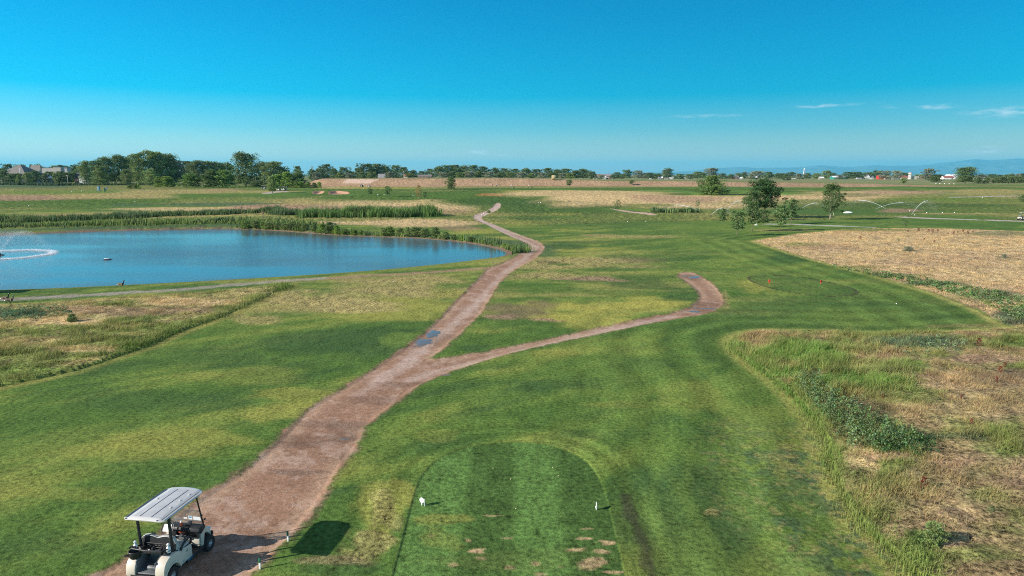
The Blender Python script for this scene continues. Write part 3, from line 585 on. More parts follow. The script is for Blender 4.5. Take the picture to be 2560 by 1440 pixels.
# pond water
def watermat(name, base, rough, b1, b2):
    m, n, l, bs = newmat(name)
    tx = N(n, 'ShaderNodeTexCoord')
    bs.inputs['Base Color'].default_value = (*base, 1); bs.inputs['IOR'].default_value = 1.333; bs.inputs['Specular IOR Level'].default_value = .5
    h = None
    for sc, st, w in ((b1, (1, .45, 1), 1.0), (b2, (.5, 1, 1), .5)):
        mp = N(n, 'ShaderNodeMapping'); mp.inputs['Scale'].default_value = st; mp.inputs['Rotation'].default_value = (0, 0, R(20)); l.new(tx.outputs['Object'], mp.inputs[0])
        t = N(n, 'ShaderNodeTexNoise'); t.inputs['Scale'].default_value = sc; t.inputs['Detail'].default_value = 4; l.new(mp.outputs[0], t.inputs['Vector'])
        q = N(n, 'ShaderNodeMath', operation='MULTIPLY'); l.new(t.outputs[0], q.inputs[0]); q.inputs[1].default_value = w
        if h is None: h = q.outputs[0]
        else:
            ad = N(n, 'ShaderNodeMath', operation='ADD'); l.new(h, ad.inputs[0]); l.new(q.outputs[0], ad.inputs[1]); h = ad.outputs[0]
    # wind: ripples come in patches, smooth water between
    g = N(n, 'ShaderNodeTexNoise'); g.inputs['Scale'].default_value = .035; g.inputs['Detail'].default_value = 2
    mp = N(n, 'ShaderNodeMapping'); mp.inputs['Scale'].default_value = (.7, 1.6, 1); l.new(tx.outputs['Object'], mp.inputs[0]); l.new(mp.outputs[0], g.inputs['Vector'])
    gr = N(n, 'ShaderNodeMapRange'); l.new(g.outputs[0], gr.inputs[0]); gr.inputs[1].default_value = .38; gr.inputs[2].default_value = .62; gr.inputs[3].default_value = .25; gr.inputs[4].default_value = 1.0
    bp = N(n, 'ShaderNodeBump'); bp.inputs['Distance'].default_value = .05; l.new(gr.outputs[0], bp.inputs['Strength']); l.new(h, bp.inputs['Height']); l.new(bp.outputs[0], bs.inputs['Normal'])
    rr2 = N(n, 'ShaderNodeMapRange'); l.new(gr.outputs[0], rr2.inputs[0]); rr2.inputs[1].default_value = .25; rr2.inputs[3].default_value = rough * .4; rr2.inputs[4].default_value = rough * 1.6; l.new(rr2.outputs[0], bs.inputs['Roughness'])
    return m
M_water = watermat('pond_water', (.085, .115, .125), .10, 2.2, 7.0)
lo = POND.min(0) - 6; hi = POND.max(0) + 6
gx_ = np.linspace(lo[0], hi[0], 220); gy_ = np.linspace(lo[1], hi[1], 100); xx, yy = np.meshgrid(gx_, gy_, indexing='ij')
ff = []; dd = sdf(POND, xx.ravel(), yy.ravel(), 8.0).reshape(xx.shape)
ii, jj = np.meshgrid(np.arange(219), np.arange(99), indexing='ij'); ok = dd[:-1, :-1] < 3.2
aa = (ii * 100 + jj)[ok]; F4 = np.stack([aa, aa + 100, aa + 101, aa + 1], 1)
link('water', np_mesh('water', np.stack([xx.ravel(), yy.ravel(), np.full(xx.size, WATER)], 1), F4, smoothf=True), M_water, kind='structure')
M_pud = watermat('puddle_water', (.14, .115, .10), .16, 3, 9)
for k, (px, py, rx, ry) in enumerate([(1738, 693, 17, 3.6), (1715, 690.5, 8, 1.5), (1772, 772, 24, 2.2), (1735, 779, 17, 3.5), (1738, 771, 8, 1.6), (1058, 855, 30, 9), (1082, 835, 20, 12), (1045, 865, 14, 3), (862, 1098, 14, 3.5), (1115, 938, 12, 2.5)]):
    c = at(px, py); c0, J = blobJ(px, py, rx, ry); Ji = np.linalg.inv(J); V = [(c0[0], c0[1])]; NS, NR = 48, 5
    for rg_ in range(1, NR + 1):
        for q in range(NS):
            an = q / NS * 2 * math.pi; rad = (1 + .22 * math.sin(2 * an + k) + .16 * math.sin(5 * an + 2 * k) + .07 * math.sin(11 * an + k)) * rg_ / NR
            p = c0 + Ji @ np.array([math.cos(an) * rad, math.sin(an) * rad]); V.append((p[0], p[1]))
    V = np.array(V); Z = hf(V[:, 0], V[:, 1]); Z = np.full(len(V), Z.min() * .3 + Z.mean() * .7) + .02 - .03 * np.concatenate([[0], np.repeat(np.arange(1, NR + 1) / NR, NS)]) ** 4
    Fp = [(0, q + 1, (q + 1) % NS + 1) for q in range(NS)] + [(1 + (i - 1) * NS + q, 1 + i * NS + q, 1 + i * NS + (q + 1) % NS, 1 + (i - 1) * NS + (q + 1) % NS) for i in range(1, NR) for q in range(NS)]
    MB().add([(v[0], v[1], z) for v, z in zip(V, Z)], Fp).build('puddle', M_pud, sm=True, kind='structure')
# far mountains
mr_ = [(1420, 439), (1500, 435), (1600, 432), (1700, 429), (1795, 421.5), (1845, 418), (1884, 419.5), (1950, 420), (1990, 419), (2048, 413), (2090, 416), (2130, 417.5), (2173, 414), (2228, 414.5), (2278, 415), (2327, 412), (2360, 407), (2392, 404), (2435, 399), (2475, 402), (2507, 400), (2540, 397.5), (2600, 400), (2700, 392), (2900, 398), (3200, 405), (3600, 420)]
xs_ = np.linspace(1420, 3600, 260); ys_ = np.interp(xs_, [p[0] for p in mr_], [p[1] for p in mr_]) + (fbm(xs_, xs_ * 0, 30, 71, 4) - .5) * 3
V = []; K = 24
for k in range(K):
    D = 29000 + 9000 * k / (K - 1); e = math.sin(math.pi * min(1, k / (K * .55)) / 2) if k < K * .55 else math.cos(math.pi * (k / K - .55) / .9)
    for q, (px, py) in enumerate(zip(xs_, ys_)):
        dx, dy, dz = [float(v) for v in ray(px, 437)]
        X = dx / dy * D
        ztop = 11 + (437 - py) / FPX * 34000
        z = -4 + (ztop + 4) * e * (1 - .35 * (1 - e) * float(vn(np.array(X / 900), np.array(D / 700.), 5)))
        V.append((X, D, z))
n_ = len(xs_)
MB().add(V, [(k * n_ + q, k * n_ + q + 1, (k + 1) * n_ + q + 1, (k + 1) * n_ + q) for k in range(K - 1) for q in range(n_ - 1)]).build('mountains', paint('mountain_forest', (.13, .18, .18), .95, scale=.002, var=.3), sm=True, kind='structure')
# ------------------------------------------------------------------ grass, reeds and weeds (stuff)
def blades(name, X, Yc, hgt, wid, col, lean=.35, seedn=1, n_seg=1, mat=None, label=None, tipc=1.25):
    n = len(X); r_ = np.random.default_rng(seedn)
    Z = hf(X, Yc) - .02; an = r_.uniform(0, math.pi, n); dx = np.cos(an) * wid / 2; dy = np.sin(an) * wid / 2
    la = r_.normal(.35, 1.1, n); ll = np.abs(r_.normal(0, lean, n)) * hgt
    tx = X + np.cos(la) * ll; ty = Yc + np.sin(la) * ll
    k = 4
    V = np.zeros((n, 5, 3)); 
    V[:, 0] = np.stack([X - dx, Yc - dy, Z], 1); V[:, 1] = np.stack([X + dx, Yc + dy, Z], 1)
    mx, my, mz = X + (tx - X) * .3, Yc + (ty - Yc) * .3, Z + hgt * .62
    V[:, 2] = np.stack([mx + dx * .75, my + dy * .75, mz], 1); V[:, 3] = np.stack([mx - dx * .75, my - dy * .75, mz], 1)
    V[:, 4] = np.stack([tx, ty, Z + hgt], 1)
    b = np.arange(n)[:, None] * 5
    F = np.concatenate([b + [0, 1, 2], b + [0, 2, 3], b + [3, 2, 4]], 1).reshape(-1, 3)
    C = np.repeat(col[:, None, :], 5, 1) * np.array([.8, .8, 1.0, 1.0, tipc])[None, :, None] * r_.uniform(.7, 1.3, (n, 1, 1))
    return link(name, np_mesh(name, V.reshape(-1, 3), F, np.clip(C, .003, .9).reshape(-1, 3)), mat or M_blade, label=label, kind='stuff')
M_blade = colmat('grass_blades', .2, .7, .35); M_leaf = colmat('leaves', .3, .6, .3)
def scatter(Pg, dens, seedn, dmax=0.0):
    r_ = np.random.default_rng(seedn); lo, hi = Pg.min(0), Pg.max(0)
    n = int(dens * np.prod(hi - lo)); x = r_.uniform(lo[0], hi[0], n); y = r_.uniform(lo[1], hi[1], n)
    d = sdf(Pg, x, y, 5.0); m = d < dmax; return x[m], y[m], d[m]
def inframe(x, y, m=1.06):
    return (np.abs(x / (y * .986 + 1.8)) < .75 * m) & (y > 15.5)
def rough_grass(name, Pg, dens, h0, w0, seedn, label):
    x, y, d = scatter(Pg, dens, seedn)
    m = inframe(x, y, 1.15); x, y, d = x[m], y[m], d[m]
    tuft = fbm(x, y, .9, seedn, 3); big = fbm(x, y, 4, seedn + 3, 3)
    keep = np.random.default_rng(seedn).uniform(0, 1, len(x)) < np.clip(.25 + (tuft - .42) * 5, .08, 1) * np.clip(.5 + (big - .4) * 3, .25, 1)
    x, y, tuft, big = x[keep], y[keep], tuft[keep], big[keep]
    c, rg, kd = ground_cover(x, y)
    ok = rg > .5; x, y, tuft, big, c = x[ok], y[ok], tuft[ok], big[ok], c[ok]
    rr_ = np.random.default_rng(seedn + 5)
    dist_ = np.hypot(x, y)
    green = (c[:, 1] > c[:, 0]) * 1.0
    h = h0 * (.45 + 1.1 * tuft) * (.7 + .6 * big) * rr_.uniform(.6, 1.4, len(x)) * (.85 + .35 * green)
    w = w0 * rr_.uniform(.6, 1.3, len(x))
    c = c * 1.12 * (np.array([1, 1, 1]) + rr_.normal(0, .07, (len(x), 3)))
    pale = rr_.uniform(0, 1, len(x)) < .16; c[pale] = c[pale] * .5 + YT * .6
    return blades(name, x, y, h, w, c, .55, seedn, label=label)
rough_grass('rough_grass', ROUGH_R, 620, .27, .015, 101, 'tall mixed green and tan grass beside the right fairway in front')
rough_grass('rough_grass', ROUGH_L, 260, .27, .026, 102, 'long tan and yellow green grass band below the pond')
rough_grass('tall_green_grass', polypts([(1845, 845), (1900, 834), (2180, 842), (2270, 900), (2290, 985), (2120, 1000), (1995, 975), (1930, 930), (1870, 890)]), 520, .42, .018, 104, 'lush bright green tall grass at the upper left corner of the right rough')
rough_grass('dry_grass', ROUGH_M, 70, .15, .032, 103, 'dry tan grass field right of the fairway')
# reeds and bank growth behind the pond
def band(name, pts, width, dens, h0, w0, cols, seedn, label, z=None, clump=2.5):
    L = np.array([tuple(at(*p))[:2] if z is None else flat(p[0], p[1], z) for p in pts]); seg = np.hypot(*(L[1:] - L[:-1]).T); tot = seg.sum()
    r_ = np.random.default_rng(seedn); n = int(tot * width * dens); s = r_.uniform(0, tot, n); cs = np.concatenate([[0], np.cumsum(seg)])
    k = np.clip(np.searchsorted(cs, s) - 1, 0, len(seg) - 1); t = (s - cs[k]) / seg[k]; p = L[k] + (L[k + 1] - L[k]) * t[:, None]
    off = r_.normal(0, width / 3.2, n); nrm = np.stack([-(L[k + 1] - L[k])[:, 1], (L[k + 1] - L[k])[:, 0]], 1) / seg[k][:, None]
    p = p + nrm * off[:, None] + r_.normal(0, .4, (n, 2)); x, y = p[:, 0], p[:, 1]
    f = fbm(x, y, clump, seedn, 3); keep = r_.uniform(0, 1, n) < np.clip((f - .3) * 5, .15, 1); x, y, f = x[keep], y[keep], f[keep]
    d = sdf(POND, x, y, 3.0); ok = d > 1.0; x, y, f = x[ok], y[ok], f[ok]; n = len(x)
    g = fbm(x, y, 7, seedn + 2, 3); q = np.clip((g - .35) * 3.3, 0, .999) * (len(cols) - 1); qi = q.astype(int); qf = (q - qi)[:, None]
    C = np.array(cols); c = C[qi] * (1 - qf) + C[np.minimum(qi + 1, len(cols) - 1)] * qf
    h = h0 * (.35 + 1.2 * f) * (.6 + .9 * fbm(x, y, 11, seedn + 9, 2)) * r_.uniform(.6, 1.5, n)
    return blades(name, x, y, h, w0 * r_.uniform(.6, 1.4, n), c, .25, seedn, label=label)
REED = [(.12, .18, .08), (.08, .14, .05), (.16, .22, .08)]
BANK = [(.08, .13, .045), (.18, .27, .06), (.055, .09, .035), (.24, .31, .08)]
band('reeds', [(-100, 553), (120, 551), (260, 547), (420, 541), (560, 537), (700, 534), (735, 541)], 7, 34, 1.15, .13, REED, 201, 'grey green reed bed running behind the far pond bank', .1)
band('reeds', [(752, 541), (860, 541), (960, 540), (1030, 539), (1088, 537)], 8, 38, 1.6, .14, [(.08, .14, .045), (.13, .22, .055), (.07, .12, .04)], 202, 'dark green reed bed in the tan meadow behind the pond')
band('bank_grass', [(-120, 590), (60, 580), (200, 576), (350, 573), (480, 570), (620, 568), (700, 572), (780, 578), (860, 583), (950, 587), (1050, 592), (1130, 598), (1200, 607), (1262, 620), (1290, 628)], 3.8, 60, .8, .10, BANK, 203, 'green grass and weeds along the far pond bank', 0.2)
band('bank_grass', [(-120, 570), (60, 566), (200, 562), (350, 560), (480, 558), (620, 556), (700, 561), (760, 566)], 11, 7, .7, .22, [(.10, .15, .04), (.17, .22, .06), (.06, .10, .04)], 204, 'low pale green growth between the reeds and the pond bank', .1)
band('weed_patch', [(1630, 530), (1700, 531), (1748, 530)], 5, 14, 1.1, .2, REED, 205, 'grey green reeds beside the small path end')
band('weed_patch', [(0, 462), (160, 464), (330, 462), (440, 462)], 12, 1.2, 1.5, .9, [(.07, .11, .05), (.05, .08, .04)], 206, 'low weeds in front of the car park road')
band('edge_grass', [(-150, 985), (0, 958), (100, 939), (190, 919), (250, 899), (360, 862), (440, 827), (560, 783), (650, 741), (720, 716)], .5, 420, .24, .026, [(.16, .21, .055), (.25, .28, .08), (.12, .18, .04)], 207, 'taller grass fringe along the diagonal edge of the left rough')
band('edge_grass', [(1846, 858), (1850, 880), (1885, 905), (1945, 945), (1990, 985), (2075, 1085), (2098, 1180), (2148, 1290), (2240, 1370), (2330, 1460)], .8, 420, .28, .016, [(.14, .24, .05), (.24, .27, .08), (.12, .22, .04)], 208, 'taller golden grass fringe along the right rough')
def leaf_cloud(P, size, C, nrm=None, seedn=0, flatten=1.0):
    """one small folded-looking quad per point"""
    r_ = np.random.default_rng(seedn); n = len(P)
    a = r_.normal(size=(n, 3)); a /= np.linalg.norm(a, axis=1)[:, None] + 1e-9
    b = np.cross(a, r_.normal(size=(n, 3))); b /= np.linalg.norm(b, axis=1)[:, None] + 1e-9
    s = (size * r_.uniform(.6, 1.4, n))[:, None]
    V = np.stack([P - a * s, P - b * s * .55, P + a * s, P + b * s * .55], 1)
    return V.reshape(-1, 3), np.arange(n * 4).reshape(-1, 4), np.repeat(C, 4, 0)
def weeds(name, pts, dens, rad, hh, size, c1, seedn, label):
    VV, FF, CC = [], [], []; o = 0; r_ = np.random.default_rng(seedn)
    P = polypts(pts) if len(pts) > 2 else None
    x, y, _ = scatter(P, dens, seedn)
    for X, Yv in zip(x, y):
        z = float(hf(np.array([X]), np.array([Yv]))[0]); n = r_.integers(18, 34); h = hh * r_.uniform(.5, 1.2)
        t = r_.uniform(.1, 1, n); an = r_.uniform(0, 6.28, n); rd = rad * (1 - t * .6) * r_.uniform(.2, 1, n)
        Pp = np.stack([X + np.cos(an) * rd, Yv + np.sin(an) * rd, z + t * h], 1)
        c = np.array(c1) * r_.uniform(.55, 1.5) * np.array([r_.uniform(.8, 1.25), 1, r_.uniform(.6, 1.1)]); V, F, C = leaf_cloud(Pp, size, np.tile(c, (n, 1)) * r_.uniform(.7, 1.4, (n, 1)), None, int(r_.integers(1e6)))
        VV.append(V); FF.append(F + o); CC.append(C); o += len(V)
    return link(name, np_mesh(name, np.concatenate(VV), np.concatenate(FF), np.concatenate(CC)), M_leaf, label=label, kind='stuff')
weeds('weed_patch', [(1975, 960), (2030, 955), (2110, 1010), (2200, 1060), (2290, 1110), (2300, 1140), (2190, 1150), (2120, 1125), (2085, 1085), (2020, 1010)], 15, .26, .85, .045, (.10, .165, .075), 301, 'grey green broad leaved weeds along the edge of the right rough')
weeds('weed_patch', [(2130, 1070), (2230, 1080), (2330, 1100), (2340, 1140), (2200, 1150)], 22, .25, .4, .03, (.06, .15, .045), 302, 'dark green bushy weeds in the right rough')
weeds('weed_patch', [(2170, 850), (2300, 838), (2420, 850), (2400, 885), (2260, 888), (2170, 872)], 10, .3, .3, .045, (.17, .24, .13), 303, 'silvery weed patch at the top of the right rough')
weeds('weed_patch', [(0, 775), (160, 768), (190, 785), (110, 802), (0, 806)], 10, .3, .3, .05, (.10, .17, .09), 304, 'dark weed patch beside the shore track at the left')
weeds('weed_patch', [(2080, 668), (2200, 682), (2360, 705), (2560, 742), (2620, 800), (2540, 800), (2440, 750), (2330, 722), (2200, 695)], 3.2, .4, .30, .07, (.14, .22, .09), 305, 'green weeds along the lower edge of the dry grass field')
if 0: weeds('weed_patch', [(1960, 1180), (2080, 1160), (2180, 1300), (2270, 1440), (1950, 1440)], 5, .16, .10, .04, (.08, .13, .065), 306, 'low clover patches in the turf beside the right rough')
weeds('weed_patch', [(2100, 930), (2280, 925), (2290, 985), (2120, 975)], 20, .25, .35, .03, (.13, .25, .06), 307, 'bright green leafy weeds inside the right rough')

# ------------------------------------------------------------------ trees
BARK = paint('bark', (.16, .12, .09), .9, var=.35, scale=3, bump=.6); BARKP = paint('pale_bark', (.30, .25, .20), .9, var=.25, scale=3, bump=.5)
def crown_mesh(name, seedn, shape, n_cl, n_lf, lf, col, colj=.25, open_=0.0):
    """leaf clumps in a unit crown: x,y in -.5...5, z 0..1; 'shape' (t)->radius share"""
    r_ = np.random.default_rng(seedn); VV, CC = [], []
    P = []
    tries = 0
    while len(P) < n_cl and tries < 20000:
        tries += 1
        t = r_.uniform(.03, .97); R_ = shape(t) * .5; a = r_.uniform(0, 6.283)
        rad = R_ * (1 - r_.uniform(0, 1) ** 1.6 * .9) * (.62 + .62 * float(vn(np.array(a * 1.3 + 3), np.array(t * 4.0), seedn)))
        p = np.array([math.cos(a) * rad, math.sin(a) * rad, t])
        P.append(p)
    P = np.array(P)
    for p in P:
        sz = r_.uniform(.06, .15); n = max(4, int(n_lf / n_cl * r_.uniform(.6, 1.4)))
        g = r_.normal(size=(n, 3)); g /= np.linalg.norm(g, axis=1)[:, None]; g *= (r_.uniform(.25, 1, n) ** .5)[:, None] * np.array([sz, sz, sz * .6])
        base = np.array(col) * r_.uniform(1 - colj, 1 + colj) * np.array([r_.uniform(.85, 1.2), 1, r_.uniform(.8, 1.1)])
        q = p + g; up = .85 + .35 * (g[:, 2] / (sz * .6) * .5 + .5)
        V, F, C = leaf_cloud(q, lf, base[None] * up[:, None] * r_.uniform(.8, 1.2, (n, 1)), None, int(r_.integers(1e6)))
        VV.append(V); CC.append(C)
    n = int(n_lf * .25); t = r_.uniform(.04, .93, n); a = r_.uniform(0, 6.283, n); R_ = np.array([shape(q) for q in t]) * .5 * .66 * np.sqrt(r_.uniform(0, 1, n))
    V, F, C = leaf_cloud(np.stack([np.cos(a) * R_, np.sin(a) * R_, t], 1), lf * 1.5, np.array(col)[None] * r_.uniform(.7, 1.2, (n, 1)), None, seedn)
    VV.append(V); CC.append(C)
    V = np.concatenate(VV); V[:, 2] = np.maximum(V[:, 2], .0)
    return np_mesh(name, V, np.arange(len(V)).reshape(-1, 4), np.clip(np.concatenate(CC), .003, .8)), P
def trunk_mesh(name, seedn, z0, P, bare=.0, th=.035, w=1.0):
    """unit tree 0..1 high; crown from z0 up; limbs reach into the clumps"""
    r_ = random.Random(seedn); b = MB(); top = z0 + (1 - z0) * .7
    pts = [(r_.uniform(-.01, .01) * k, r_.uniform(-.01, .01) * k, top * k / 6) for k in range(7)]
    b.tube(pts, [th * 1.25 if k == 0 else th * (1 - .75 * k / 6) for k in range(7)], 7)
    for q in range(9):
        p = P[r_.randrange(len(P))]; tgt = Vector((p[0] * w, p[1] * w, z0 + (1 - z0) * p[2]))
        s = z0 * .85 + (top - z0) * r_.uniform(0, .5); st = Vector((0, 0, s))
        if tgt.z < s: tgt.z = s + .08
        mid = st.lerp(tgt, .5) + Vector((0, 0, .02))
        b.tube([st, mid, tgt], [th * .45, th * .28, th * .08], 5)
    me = bpy.data.meshes.new(name); me.from_pydata([tuple(v) for v in b.v], [], b.f)
    for p in me.polygons: p.use_smooth = True
    return me
rnd_sh = lambda t: max(.05, math.sin(math.pi * min(1, (t * .92 + .10))) ** .55)
broad = lambda t: max(.08, (math.sin(math.pi * (t * .80 + .16)) ** .45))
tall_ = lambda t: max(.08, (math.sin(math.pi * (t ** .8 * .86 + .10)) ** .6))
vase = lambda t: max(.06, (math.sin(math.pi * (t ** 1.5 * .82 + .14)) ** .7))
bush = lambda t: max(.2, math.cos(t * math.pi / 2) ** .45)
KINDS = {}
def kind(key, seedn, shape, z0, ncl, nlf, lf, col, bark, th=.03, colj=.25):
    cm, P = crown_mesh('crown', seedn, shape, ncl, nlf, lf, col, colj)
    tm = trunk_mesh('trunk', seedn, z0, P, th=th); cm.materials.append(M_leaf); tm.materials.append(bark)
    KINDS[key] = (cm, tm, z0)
GRN = (.18, .25, .085); DRK = (.12, .18, .07); GRY = (.24, .27, .18); BRT = (.22, .34, .07)
for k in range(4): kind('dark%d' % k, 400 + k, [rnd_sh, broad, tall_, broad][k], .12, 60, 3400, .025, DRK, BARK, .025)
for k in range(4): kind('green%d' % k, 410 + k, [broad, tall_, rnd_sh, vase][k], .12, 60, 3400, .025, GRN, BARK, .025)
for k in range(2): kind('grey%d' % k, 420 + k, broad, .1, 55, 3000, .026, GRY, BARK, .025)
for k in range(4): kind('tall%d' % k, 430 + k, [tall_, broad, tall_, rnd_sh][k], .08, 110, 7500, .016, [GRN, (.115, .18, .06), (.16, .22, .085), GRN][k], BARK, .022, .3)
for k in range(3): kind('bright%d' % k, 440 + k, bush, .03, 70, 4200, .022, [BRT, (.17, .27, .07), (.13, .20, .065)][k], BARK, .03)
kind('shade0', 450, broad, .32, 80, 8500, .0165, (.05, .11, .035), BARK, .026)
kind('shade1', 451, tall_, .22, 56, 5200, .017, (.09, .15, .05), BARKP, .03)
for k in range(3): kind('young%d' % k, 460 + k, vase, .30, 34, 3000, .024, (.13, .21, .075), BARK, .018)
kind('autumn', 465, tall_, .12, 24, 900, .024, (.34, .22, .08), BARKP, .02)
kind('slim', 466, tall_, .25, 18, 600, .03, (.12, .2, .07), BARK, .016)
kind('willow', 467, bush, .02, 110, 8000, .018, (.15, .24, .07), BARK, .02)
ORD = ['', 'first', 'second', 'third', 'fourth', 'fifth', 'sixth', 'seventh', 'eighth', 'ninth', 'tenth', 'eleventh', 'twelfth', 'thirteenth', 'fourteenth', 'fifteenth', 'sixteenth', 'seventeenth', 'eighteenth', 'nineteenth', 'twentieth']
TEN = {2: 'twenty', 3: 'thirty', 4: 'forty', 5: 'fifty', 6: 'sixty', 7: 'seventy'}
def ordw(n):
    if n <= 20: return ORD[n]
    a, b = divmod(n, 10); return (TEN[a] + ' ' + ORD[b]) if b else TEN[a][:-1] + 'ieth'
tree_n = 0
def tree(px, base, top, wpx, key, label, D=None, cat='tree', group=None, name=None, depth=None):
    global tree_n; tree_n += 1
    if D is None: p = at(px, base); x, y, z = p; Dv = p.y
    else:
        Dv = D; x, _ = dist(px, D); y = D; z = float(hf(np.array([x]), np.array([y]))[0])
    _, zt = dist(px, Dv, top)
    h = max(.4, zt - z); slant = math.hypot(Dv * 1.014, 0); w = wpx / FPX * slant
    cm, tm, z0 = KINDS[key]
    e = empty(name or 'tree', (x, y, z - .05), random.uniform(0, 6.28), label=label, cat=cat, group=group)
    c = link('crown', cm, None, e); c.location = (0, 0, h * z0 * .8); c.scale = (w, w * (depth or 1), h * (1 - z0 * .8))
    t = link('trunk', tm, None, e); ws = max(.55 * h, min(w, h)); t.scale = (ws * .9, ws * .9, h * .92)
    if (z0 > .2): t.scale = (min(w, h) * .9, min(w, h) * .9, h * .92)
    return e
# near group on the right
for a in [(1842, 589, 523, 52, 'young0', 'small dark leaved tree nearest the front of the group by the sprinklers'), (1880, 579, 503, 50, 'young1', 'young tree with dense crown just right of the frontmost small tree'),
          (1880, 552, 474, 46, 'shade1', 'mid height tree crown touching the left side of the big shade tree'), (1911, 545, 446, 98, 'shade0', 'big dark shade tree with wide crown, tallest of the group by the sprinklers'), (1806, 563, 520, 30, 'young2', 'thin little tree at the left end of the group by the sprinklers'),
          (1907, 568, 521, 40, 'young0', 'small tree standing just right of the white ball washer'), (1950, 578, 512, 42, 'young1', 'young tree casting its shadow on the tan turf edge'), (1978, 561, 496, 46, 'young2', 'young tree behind and right of the one at the tan turf edge'),
          (2075, 549, 457, 66, 'shade1', 'tall tree with pale trunk and partly bare crown beside the green'), (2260, 572, 545, 22, 'slim', 'leafy sapling at the top edge of the dry grass field'),
          (1544, 531, 500, 20, 'slim', 'slim young tree beside the small path end'), (1744, 522, 499, 16, 'slim', 'little tree behind the grey green reed patch'), (925, 489, 470, 18, 'young0', 'small round headed tree on the green slope right of the bunkers'),
          (969, 492, 465, 22, 'young1', 'slightly taller round headed tree right of the bunkers'), (1048, 499, 462, 20, 'autumn', 'tree with sparse orange brown leaves and pale trunk'), (1061, 499, 478, 16, 'young2', 'small green tree touching the orange brown one'),
          (1128, 474, 440, 30, 'tall1', 'rounded bright green tree alone on the centre fairway with long shadow'), (1423, 468.5, 448, 22, 'young0', 'young tree at the foot of the embankment'), (1579, 463, 450, 16, 'young1', 'small shrub like tree on the embankment face'),
          (681, 483, 437, 30, 'green3', 'tree beside the pale path left of the parked carts'), (1777, 487, 439, 84, 'willow', 'large bushy green willow clump alone in the tan grass'),
          (2258, 459, 443, 19, 'green2', 'small round tree on the fairway below the silo'), (2337, 457, 436, 36, 'dark0', 'dense dark round tree right of the silo'), (1968, 452, 440, 26, 'dark1', 'dark tree in the field behind the big shade tree'), (340, 472, 459, 14, 'bright2', 'small shrub by the portable toilet', ), (325, 471, 461, 20, 'bright1', 'low shrub beside the mulch bed left of the pines'), (347, 472, 458, 12, 'bright0', 'brighter small shrub at the mulch bed end')]:
    tree(*a[:6], name='willow_bush' if a[4] == 'willow' else ('shrub' if 'bright' in a[4] else 'tree'), cat='shrub' if 'bright' in a[4] or a[4] == 'willow' else 'tree')
tree(2560, 505, 486, 30, 'dark1', 'dark tree cut by the right edge of the photo')
tree(2415, 458, 416, 66, 'tall1', 'largest spreading tree at the right behind the fairway', D=620); tree(2322, 450, 420, 42, 'grey0', 'tall thin crowned tree right of the silo', D=900)
# big left grove
L = [(213, 401, 34, 'tall2'), (240, 398, 48, 'tall1'), (268, 391, 52, 'tall0'), (300, 385, 60, 'tall1'), (325, 393, 44, 'tall2'), (348, 380, 56, 'bright1'), (384, 375, 78, 'tall0'), (418, 383, 70, 'tall1'), (440, 398, 56, 'grey0'), (468, 401, 46, 'dark0'), (492, 400, 54, 'tall2'), (520, 402, 50, 'dark1'), (545, 403, 50, 'tall1'), (570, 404, 44, 'dark2'), (655, 404, 50, 'dark3'), (683, 403, 76, 'tall2'), (705, 415, 36, 'dark1')]
for k, (px, top, w, key) in enumerate(L):
    tree(px, 455, top, w * 1.15, 'tall0' if key == 'bright1' else key, '%s tree, %s from left in the tall grove behind the left fairways' % ({'t': 'full crowned green', 'g': 'greyish', 'd': 'dark green', 'b': 'brighter green'}[key[0]], ordw(k + 1)), D=560 + 14 * (k % 5) + (70 if k > 8 else 0), group='trees of the tall grove on the left')
tree(613, 462, 378, 82, 'tall1', 'tallest stout tree standing forward at the right end of the grove', D=455); tree(250, 462, 412, 40, 'tall0', 'tree standing forward of the grove left end with visible trunk', D=500); tree(315, 462, 422, 36, 'tall2', 'lower tree in front of the grove beside the standing forward tree', D=500); tree(375, 462, 420, 44, 'tall3', 'mid height tree in front of the grove centre', D=500)
for k, (px, top, w, key, lb) in enumerate([(392, 440, 26, 'bright1', 'bright upright shrub left of the round clipped one'), (417, 441, 48, 'bright0', 'round bright green shrub before the grove'), (478, 432, 60, 'bright1', 'round shrub, middle one of three before the grove'), (525, 423, 54, 'bright2', 'tall rounded shrub before the grove'), (560, 424, 54, 'bright1', 'rounded shrub beside the stout tallest tree'), (690, 436, 44, 'bright0', 'bright green shrub left of the embankment'), (717, 430, 46, 'bright0', 'bright puffy shrub next to the parked carts tree'), (745, 431, 46, 'bright2', 'dark shaded shrub touching the embankment end'), (642, 450, 50, 'dark0', 'dark low shrub under the stout tallest tree')]):
    tree(px, 466, top, w * 1.1, key, lb, D=430, cat='shrub', name='shrub')
for k, (px, by, top, w) in enumerate([(750, 462, 453, 26), (768, 463, 454, 24), (785, 463, 456, 20), (797, 463, 455, 18), (742, 463, 454, 22)]):
    tree(px, by, top, w, 'bright%d' % (k % 3), 'low shrub %s from left at the foot of the embankment' % ordw(k + 1), D=425, cat='shrub', name='shrub', group='low shrubs at the embankment foot')
